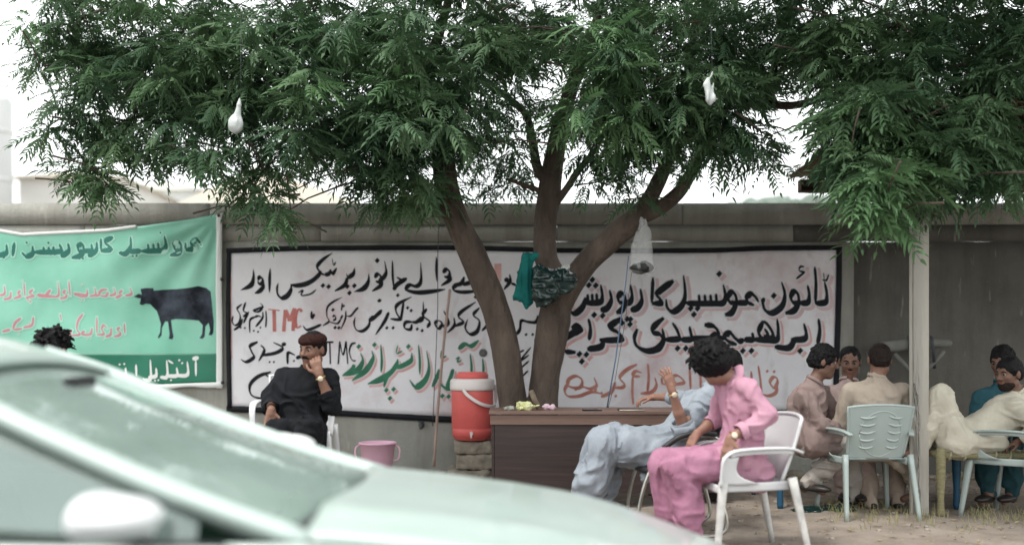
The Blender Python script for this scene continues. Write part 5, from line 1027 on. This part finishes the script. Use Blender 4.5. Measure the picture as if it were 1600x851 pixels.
# --- man in grey-blue leaning back, one arm raised
F_gb = fabric('grey_blue_cotton', (.225, .25, .285), .88, (.305, .335, .375))
J = JJ(6.55, head=(1132, 572, .12), hf=(-.95, -.15, .12), hu=(.25, 0, 1), neck=(1112, 606, .05), chest=(1092, 642, 0), waist=(1066, 678, 0), pelvis=(1050, 704, 0), sha=(1098, 628, -.16), ela=(1068, 668, -.26), wra=(1050, 610, -.32),
       shb=(1104, 622, .2), elb=(1068, 620, .52), wrb=(1022, 620, .78), hia=(1045, 706, -.09), hib=(1045, 702, .1), kna=(946, 694, -.13), knb=(960, 690, .12), ana=(908, 788, -.14), anb=(930, 792, .12), toea=(-1, -.1, 0), toeb=(-1, .1, 0))
ex = [cap(P(1030, 690, 6.5), P(985, 695, 6.45), .11, .09, .05), cap(P(1062, 702, 6.40), P(1010, 745, 6.38), .06, .04, .05)]
t, L, R_, g, nb = person('man in grey-blue shalwar kameez leaning back with one arm raised and a gold watch', J, F_gb, F_gb, SK2, 1.0, hands=(((-.30, -.05, 1), (-.55, .75, 0), -1, .30, .25), ((-1, .1, -.15), (0, 0, -1), 1, .6)), seed=3, bare=(.80, .55), shoe=M_shoe, torso=(.125, .13, .13), legs=(.125, .125, .115), skirt=.7, extra=ex, fold=.012, arms=((.066, .078, .06), (.06, .055, .05)))
hair_short(t, L, R_, M_hair, top=.014); watch(t, J['wra'], J['ela'], .030)
# --- man in tan from behind on the grey chair
F_tan = fabric('tan_cotton', (.32, .27, .22), .9, (.40, .345, .285)); F_tanp = fabric('beige_cotton', (.36, .29, .24), .9)
J = JJ(7.16, head=(1374, 562, .06), hf=(.18, 1, -.12), neck=(1370, 590, .04), chest=(1367, 625, .0), waist=(1366, 665, 0), pelvis=(1366, 690, .03), sha=(1327, 611, .02), ela=(1312, 662, .08), wra=(1330, 682, .34),
       shb=(1410, 611, .02), elb=(1428, 660, .05), wrb=(1412, 676, .30), hia=(1348, 694, .08), hib=(1386, 694, .08), kna=(1346, 692, .44), knb=(1392, 692, .42), ana=(1362, 790, .22), anb=(1402, 786, .24), toea=(0, 1, 0), toeb=(.2, 1, 0))
ex = [cap(P(1398, 700, 7.12), P(1420, 705, 7.2), .055, .05, .04), cap(P(1392, 715, 7.15), P(1410, 735, 7.2), .04, .03, .04)]
t, L, R_, g, nb = person('man in tan kurta seen from behind on the ribbed grey chair', J, F_tan, F_tanp, SK1, 1.02, hands=(((.3, .9, -.2), (0, 0, -1), 1, .5), ((-.3, .9, -.2), (0, 0, -1), -1, .5)), seed=4, bare=(.1, .1), shoe=M_shoe, torso=(.118, .125, .13), skirt=.35, fold=.007, extra=ex)
hair_short(t, L, R_, M_hairb, top=.004, recede=.0)
# --- man in mauve-brown, profile
F_mv = fabric('mauve_brown_cotton', (.215, .155, .145), .9, (.28, .21, .195)); F_wt = fabric('off_white_cotton', (.36, .33, .30), .9)
J = JJ(7.3, head=(1288, 566, 0), hf=(.93, -.22, -.2), hu=(.15, 0, 1), neck=(1272, 597), chest=(1262, 630), waist=(1258, 668), pelvis=(1262, 686), sha=(1254, 618, -.15), ela=(1284, 664, -.16), wra=(1318, 672, -.05),
       shb=(1286, 614, .16), elb=(1305, 655, .15), wrb=(1335, 668, .12), hia=(1270, 688, -.08), hib=(1272, 684, .1), kna=(1328, 692, -.05), knb=(1332, 690, .12), ana=(1262, 756, -.02), anb=(1330, 778, .15), toea=(.6, -.6, 0), toeb=(1, -.1, 0))
t, L, R_, g, nb = person('man in mauve-brown kurta in profile on the end of the rope cot', J, F_mv, F_wt, SK3, 1.0, hands=(((.9, 0, -.3), (0, 0, -1), 1, .5), ((.9, 0, -.3), (0, 0, -1), -1, .5)), seed=5, bare=(.1, .1), shoe=M_shoe, torso=(.120, .125, .13), skirt=.45)
hair_short(t, L, R_, M_hair, top=.022, rough=.007)
# --- man facing us between them
F_rs = fabric('dusty_rose_cotton', (.38, .29, .275), .9)
J = JJ(7.85, head=(1328, 566, 0), hf=(-.30, -1, -.22), neck=(1326, 596), chest=(1328, 628), waist=(1330, 665), pelvis=(1330, 685), sha=(1295, 614, .02), ela=(1290, 655, -.1), wra=(1312, 675, -.3),
       shb=(1362, 614, .02), elb=(1366, 655, -.1), wrb=(1342, 675, -.3), hia=(1316, 686, -.1), hib=(1344, 686, -.1), kna=(1310, 690, -.4), knb=(1348, 690, -.4), ana=(1318, 770, -.35), anb=(1344, 770, -.35))
t, L, R_, g, nb = person('man in dusty rose kurta facing the street between the other two men', J, F_rs, F_rs, SK3, 1.05, hands=(((0, -1, -.3), (0, 0, -1), 1, .5), ((0, -1, -.3), (0, 0, -1), -1, .5)), seed=6, bare=(.1, .1), shoe=M_shoe)
hair_short(t, L, R_, M_hair, top=.012, recede=.0)
g_ = G(); g_.tube([Vector(L(x, y, z)) for x, y, z in ((-.024, .078, -.044), (0, .091, -.038), (.024, .078, -.044))], [.002, .005, .002], 8); under(t, obj('moustache', g_.mesh('moustache', M_hair)))
# --- man in cream reclining
F_cr = fabric('cream_cotton', (.44, .41, .335), .9, (.53, .495, .41))
J = JJ(7.12, head=(1576, 584, 0), hf=(-.90, -.34, -.16), hu=(.12, 0, 1), neck=(1592, 614), chest=(1572, 646), waist=(1532, 676), pelvis=(1500, 688), sha=(1586, 634, -.16), ela=(1620, 668, -.18), wra=(1592, 690, -.14),
       shb=(1588, 628, .16), elb=(1612, 650, .25), wrb=(1580, 664, .3), hia=(1492, 688, -.08), hib=(1496, 684, .1), kna=(1470, 618, -.05), knb=(1408, 690, .16), ana=(1441, 700, -.03), anb=(1330, 694, .22), toea=(-1, 0, 0), toeb=(-1, 0, 0))
J['knb'] = P(1418, 690, 7.30); J['anb'] = P(1436, 770, 7.35)
t, L, R_, g, nb = person('bearded man in cream kurta reclining on the rope cot with one knee up', J, F_cr, F_cr, SK3, 1.0, hands=(((-.9, 0, -.3), (0, 0, -1), 1, .5), ((-.9, 0, -.3), (0, 0, -1), -1, .5)), seed=7, bare=(.1, .1), torso=(.125, .13, .13), legs=(.108, .084, .080), skirt=.30, fold=.0065, extra=[cap(P(1510, 690, 7.0), P(1560, 690, 6.98), .08, .07, .05)])
hair_short(t, L, R_, M_hair, top=.011, recede=.0)
under(t, obj('beard', sdf_mesh('beard', [ell(L(0, .026, -.070), (.062, .062, .050), R_, .02), ell(L(0, .058, -.092), (.034, .034, .030), R_, .02)], .005, M_hairb, [(ell(L(0, .10, -.008), (.055, .05, .030), R_)[0], .01), (ell(L(0, -.055, -.05), (.09, .05, .1), R_)[0], .01), (ell(L(0, .1, -.055), (.02, .03, .008), R_)[0], .003)], lambda p: .003*vnoise(p*80), .008)))
# --- man in teal behind him
F_tl = fabric('teal_cotton', (.028, .085, .105), .9); F_dk = fabric('dark_teal_cotton', (.02, .055, .065), .9)
J = JJ(7.75, head=(1566, 566, 0), hf=(-.75, -.6, -.25), neck=(1568, 598), chest=(1566, 632), waist=(1564, 668), pelvis=(1562, 688), sha=(1532, 618, .02), ela=(1524, 660, -.08), wra=(1545, 676, -.25),
       shb=(1604, 616, .02), elb=(1612, 660, -.05), wrb=(1590, 676, -.2), hia=(1548, 690, -.1), hib=(1578, 690, -.1), kna=(1540, 694, -.42), knb=(1580, 694, -.42), ana=(1545, 772, -.42), anb=(1580, 772, -.4))
t, L, R_, g, nb = person('man in teal with dark hair sitting behind the reclining man', J, F_tl, F_dk, SK3, 1.05, hands=(((0, -1, -.3), (0, 0, -1), 1, .5), ((0, -1, -.3), (0, 0, -1), -1, .5)), seed=8, bare=(.1, .1), shoe=M_shoe)
hair_short(t, L, R_, M_hair, top=.022, rough=.007)
# --- curly-haired boy standing behind the car
F_aq = fabric('pale_aqua_cotton', (.22, .50, .46), .9, (.30, .58, .54))
J = JJ(6.3, head=(84, 546, 0), hf=(.2, 1, -.1), neck=(84, 578), chest=(84, 610), waist=(84, 660), pelvis=(84, 690), sha=(52, 598), ela=(40, 655, .02), wra=(44, 700, -.05), shb=(116, 598), elb=(128, 655, .02), wrb=(124, 700, -.05),
       hia=(68, 700), hib=(100, 700), kna=(64, 760), knb=(104, 760), ana=(64, 822), anb=(104, 822))
t, L, R_, g, nb = person('curly-haired boy in pale aqua standing behind the car, only his hair showing', J, F_aq, F_aq, SK2, .98, hands=(((0, -.1, -1), (1, 0, 0), 1, .4), ((0, -.1, -1), (-1, 0, 0), -1, .4)), seed=9, bare=(.1, .1), skirt=.9)
hair_shaggy(t, L, R_, M_hair, .92, 9, .018, 120)
# ================================================================== CAR passing in the road, near the camera
def carpaint():
    m = mat('pale_green_silver_paint', (.40, .49, .455), .32, .03, 2, col2=(.46, .55, .51), coat=.6, spec=.5); return m
M_paint = carpaint(); M_trim = mat('black_trim', (.02, .022, .022), .55); M_tyre = mat('tyre_rubber', (.02, .02, .02), .85, bump=.002, bscale=60); M_rim = mat('alloy', (.5, .5, .5), .3, metal=.9); M_dash = mat('dashboard_plastic', (.045, .06, .055), .6, .2, 5); M_seatf = mat('car_seat_fabric', (.07, .08, .08), .9, .2, 20)
def glassm(name, tint, refl=.10, milky_sheen=0.):
    m = bpy.data.materials.new(name); m.use_nodes = True; t = m.node_tree; N = t.nodes; N.remove(N['Principled BSDF']); tr = N.new('ShaderNodeBsdfTransparent'); tr.inputs[0].default_value = (*tint, 1); gl = N.new('ShaderNodeBsdfGlossy'); gl.inputs[0].default_value = (.93, 1, .97, 1); gl.inputs['Roughness'].default_value = .04
    lw = N.new('ShaderNodeLayerWeight'); lw.inputs[0].default_value = .42; mr = N.new('ShaderNodeMapRange'); mr.inputs[3].default_value = refl; mr.inputs[4].default_value = 1.0; t.links.new(lw.outputs['Fresnel'], mr.inputs[0])
    mx = N.new('ShaderNodeMixShader'); t.links.new(mr.outputs[0], mx.inputs[0]); t.links.new(tr.outputs[0], mx.inputs[1]); t.links.new(gl.outputs[0], mx.inputs[2]); 
    if milky_sheen:  # milky reflection put into the glass colour as a pale diffuse film
        df = N.new('ShaderNodeBsdfDiffuse'); df.inputs[0].default_value = (.55, .66, .62, 1); m2 = N.new('ShaderNodeMixShader'); nz = N.new('ShaderNodeTexNoise'); nz.inputs['Scale'].default_value = 3; r2 = N.new('ShaderNodeMapRange'); r2.inputs[3].default_value = milky_sheen*.6; r2.inputs[4].default_value = milky_sheen*1.4; t.links.new(nz.outputs[0], r2.inputs[0]); t.links.new(r2.outputs[0], m2.inputs[0]); t.links.new(mx.outputs[0], m2.inputs[1]); t.links.new(df.outputs[0], m2.inputs[2]); mx = m2
    t.links.new(mx.outputs[0], N['Material Output'].inputs[0]); return m
M_ws = glassm('windscreen_glass', (.50, .72, .61), .10, .27); M_sg = glassm('side_glass', (.40, .60, .55), .10, .15)
YN, YF = 2.4, 3.9; YC = (YN+YF)/2; RZ = -.25
car = empty('car', 'pale green-silver hatchback passing on the road in front of everything', 'car', (-.9, YC, RZ))
prof = [(1.02, .16), (1.0, .27), (.93, .36), (.81, .43), (.60, .51), (.39, .582), (.2, .628), (0, .66), (-.25, .692), (-.52, .715)]
roof = [(-.52, .70), (-.78, .785), (-1.04, .883), (-1.30, .99), (-1.56, 1.105), (-1.80, 1.188), (-2.08, 1.236), (-2.5, 1.25), (-2.85, 1.22), (-3.02, 1.12)]
def ip(tab, x):
    tt = sorted(tab); return float(np.interp(x, [a for a, _ in tt], [b for _, b in tt]))
def wid(x): return .75-.05*max(0, (x-.3)/.7)**2*1.6-.03*max(0, (-2.3-x))   # half width at the belt
def inset(z): return max(0, z-.70)*.34                                    # cabin leans inwards
def carp(nm, me, par=None):
    o = obj(nm, me); o.parent = par or car; rt_ = Vector(car.location); 
    o.location = -rt_ if (par is None) else Vector((0, 0, 0)); return o
def sh(nm, fn, nu, nv, t, m, par=None, hole=None): return carp(nm, G().sheet(fn, nu, nv, t, hole).mesh(nm, m), par)
def hood(u, w): 
    x = -.53+(1.02+.53)*u; s_ = (w-.5)*2; z = ip(prof, x)+.045*(1-s_*s_)*(1-u*.3)+.012*math.exp(-((abs(s_)-.62)/.1)**2)*(1-u)-.03*max(0, abs(s_)-.9)*8*.1; return (x, YC+s_*(wid(x)-.02), z)
sh('bonnet', hood, 30, 26, -.012, M_paint)
sh('scuttle', lambda u, w: (-.535-.09*u, YC+(w-.5)*1.42, .722+.045*(1-(2*w-1)**2)-.012*u), 3, 12, -.01, M_trim)
def wsf(u, w):
    x = -.56-1.0*u; s_ = (w-.5)*2; z = ip(roof, x)+.055*(1-s_*s_)*(1-u*.3); hw = wid(x)-.04-inset(ip(roof, x)); return (x+.10*(1-s_*s_)*(1-u)*.8, YC+s_*(hw-.035), z-.006)
sh('windscreen', wsf, 14, 16, .005, M_ws)
def rooff(u, w):
    x = -1.56-1.46*u; s_ = (w-.5)*2; z = ip(roof, x)+.045*(1-s_*s_); hw = wid(x)-.04-inset(ip(roof, x)); return (x, YC+s_*hw, z)
sh('roof', rooff, 18, 16, .02, M_paint)
for s_, Yb in ((-1, YN), (1, YF)):
    pts = [(x, YC+s_*(wid(x)-.045-inset(z)), z-.004) for x, z in roof[:6]]
    g_ = G(); g_.strap(spline(pts, 4), [.085-.02*i/20 for i in range(21)], .045, (.25, s_*.45, .35)); carp('windscreen_pillar', g_.mesh('windscreen_pillar', M_paint))
    g_ = G(); g_.strap(spline([(x, YC+s_*(wid(x)-.05-inset(z)), z-.012) for x, z in roof[4:]], 4), .05, .05, (0, 1, .5*s_)); carp('roof_rail', g_.mesh('roof_rail', M_paint))
    belt = lambda x: .70+.03*max(0, (-.9-x))*.6
    def side(u, w, x0=-.72, x1=-1.70):
        x = x0+(x1-x0)*u; z0 = -.08; z1 = belt(x); z = z0+(z1-z0)*w; bulge = .03*math.sin(min(1, w)*math.pi)**.8-.035*max(0, w-.8)*1-.03*(1-w)**3; 
        return (x, YC+s_*(wid(x)+bulge+.006*math.exp(-((w-.62)/.03)**2)), z)
    for nm, a, b in (('door', -.722, -1.70), ('rear_door', -1.708, -2.42), ('rear_wing', -2.428, -3.04)):
        def hl(u, w, a=a, b=b): x = a+(b-a)*u; z = -.08+.78*w; return math.hypot(x+2.52, z-(RZ+.29)) < .33
        d = sh(nm, (lambda u, w, a=a, b=b: side(u, w, a, b)), 26 if nm != 'door' else 14, 22, -.015*s_, M_paint, None, hl)
        if 'door' in nm:
            g_ = G(); xx_ = b+.12; yy = YC+s_*(wid(xx_)+.05); g_.strap([(xx_-.08, yy-.02*s_, .60), (xx_-.05, yy+.012*s_, .605), (xx_+.05, yy+.012*s_, .605), (xx_+.08, yy-.02*s_, .60)], .028, .012, (0, 0, 1)); carp('handle', g_.mesh('handle', M_paint), d)
    def wing(u, w): 
        x = 1.0-1.715*u; zt = ip(prof, x)-.006; z = -.08+(zt+.08)*w; return (x, YC+s_*(wid(x)+.03*math.sin(w*math.pi)**.8-.02*max(0, w-.8)-.05*max(0, x-.7)**1.5*3), z)
    sh('front_wing', wing, 40, 22, -.015*s_, M_paint, None, lambda u, w: math.hypot(1.0-1.715*u-.32, (-.08+.6*w)-(RZ+.29)) < .33)
    def swin(u, w, a=-.86, b=-1.68): 
        x = a+(b-a)*u; z0 = belt(x)+.005; z1 = max(z0+.01, ip(roof, x)-.035); z = z0+(z1-z0)*w; return (x, YC+s_*(wid(x)-.035-inset(z)), z)
    for a, b in ((-.80, -1.66), (-1.74, -2.38), (-2.44, -2.82)):
        sh('side_window', (lambda u, w, a=a, b=b: swin(u, w, a, b)), 10, 8, -.004*s_, M_sg)
    for xx_ in (-1.70, -2.41): g_ = G(); g_.strap([(xx_, YC+s_*(wid(xx_)-.03-inset(z)), z) for z in (belt(xx_), .9, 1.05, ip(roof, xx_)-.02)], .06, .02, (1, 0, 0)); carp('door_pillar', g_.mesh('door_pillar', M_trim))
    g_ = G(); g_.strap([(x, YC+s_*(wid(x)-.012), belt(x)+.004) for x in (-.72, -1.2, -1.8, -2.4, -2.9)], .018, .014, (0, 1, 0)); carp('window_trim', g_.mesh('window_trim', M_trim))
    # mirror
    mx_, my_ = -.93, YC+s_*(wid(-.9)+.14)
    R3 = np.array([[1, 0, 0], [0, 1, 0], [0, 0, 1.]])
    mo = carp('wing_mirror', sdf_mesh('wing_mirror', [ell((mx_, my_, .80), (.105, .115, .050), R3, k=.02), ell((mx_-.05, my_, .80), (.06, .11, .058), R3, k=.02), cap((mx_-.01, my_-.1*s_, .765), (mx_, my_-.19*s_, .73), .02, .024, k=.02)], .008, mat('white_mirror_shell', (.72, .74, .74), .3, .02, 3, coat=.5), [((lambda p, mx_=mx_: p[:, 0]-(mx_-.085)), .004)]))
    for xw in (.32, -2.52):
        w = carp('wheel', G().box((0, 0, -5), (.01, .01, .01)).mesh('wheel', M_tyre)) if False else None
        Rw = Matrix.Rotation(math.pi/2, 3, 'X'); c = Vector((xw, YC+s_*.68, RZ+.29))
        g_ = G(); g_.lathe([(.20, -.075), (.27, -.085), (.29, -.06), (.292, 0), (.29, .06), (.27, .085), (.20, .075), (.19, 0), (.20, -.075)], 36, c, Rw); w = carp('wheel', g_.mesh('wheel', M_tyre))
        g_ = G(); g_.lathe([(0, -.02), (.05, -.02), (.06, .0), (.19, .0), (.20, .05), (.20, -.05), (.18, -.05), (.17, -.01), (.0, -.01)], 30, c, Rw)
        for k in range(5): a = k*1.2566; g_.box(c+Vector((math.cos(a)*.11, s_*.03, math.sin(a)*.11)), (.15, .02, .045), Matrix.Rotation(-a, 3, 'Y'), .008)
        carp('rim', g_.mesh('rim', M_rim), w)
    hl_ = carp('headlight', sdf_mesh('headlight', [ell((.93, YC+s_*.52, .30), (.08, .15, .07), R3, k=.01)], .01, mat('lamp_glass', (.6, .62, .62), .1, .05, 3)))
sh('front_bumper', lambda u, w: (1.02+.05*math.sin(w*math.pi)-.22*abs(2*u-1)**3, YC+(u-.5)*1.44, -.10+.27*w), 20, 8, .02, M_paint)
sh('tailgate', lambda u, w: (-3.02-.08*math.sin(w*2.4)-.0*u+.12*max(0, w-.6), YC+(u-.5)*(1.44-.3*w*w), -.08+1.25*w), 10, 16, -.02, M_paint)
g_ = G(); g_.box((-.98, YC, -.11), (3.9, 1.25, .06), bev=.02); carp('floor_pan', g_.mesh('floor_pan', M_trim))
sh('dashboard', lambda u, w: (-.64-.42*u, YC+(w-.5)*1.30, .70-.02*u-.25*max(0, u-.75)*4*.25+.03*math.exp(-((w-.75)/.14)**2)), 12, 16, -.12, M_dash)
g_ = G(); Rw = Matrix.Rotation(math.radians(-62), 3, 'Y'); g_.tube([Vector((-1.20, YF-.42, .64))+Rw @ Vector((.17*math.cos(a), .17*math.sin(a), 0)) for a in [2*math.pi*k/28 for k in range(29)]], .014, 8, False); g_.box((-1.19, YF-.42, .64), (.05, .30, .05), Rw, .01); g_.tube([(-1.18, YF-.42, .64), (-.98, YF-.42, .55)], .025, 8); carp('steering_wheel', g_.mesh('steering_wheel', M_trim))
for yy in (YN+.40, YF-.40, ):
    s1 = carp('car_seat', sdf_mesh('car_seat', [cap((-1.78, yy-.16, .20), (-1.40, yy-.16, .22), .09, k=.05), cap((-1.78, yy+.16, .20), (-1.40, yy+.16, .22), .09, k=.05), cap((-1.80, yy-.14, .25), (-1.98, yy-.13, .72), .09, .07, k=.06), cap((-1.80, yy+.14, .25), (-1.98, yy+.13, .72), .09, .07, k=.06), cap((-1.9, yy, .4), (-1.98, yy, .72), .08, k=.05)], .016, M_seatf))
    carp('headrest', sdf_mesh('headrest', [cap((-2.02, yy-.07, .90), (-2.02, yy+.07, .90), .07, k=.02), cap((-2.0, yy, .75), (-2.02, yy, .88), .02, k=.01)], .014, M_seatf))
carp('car_seat', sdf_mesh('car_seat', [cap((-2.65, YN+.3, .22), (-2.65, YF-.3, .22), .11, k=.05), cap((-2.8, YN+.3, .55), (-2.8, YF-.3, .55), .14, k=.1)], .02, M_seatf))
g_ = G(); g_.box((-1.42, YC, 1.085), (.03, .2, .055), Matrix.Rotation(.3, 3, 'Y'), .01); carp('rear_view_mirror', g_.mesh('rear_view_mirror', M_trim))
for s_ in (-1, 1): g_ = G(); g_.strap(spline([(-.60, YC+s_*.12-.2, .775), (-.63, YC+s_*.12+.0, .79), (-.66, YC+s_*.12+.22, .785)], 5), .016, .012, (1, 0, 0)); carp('wiper', g_.mesh('wiper', M_trim))
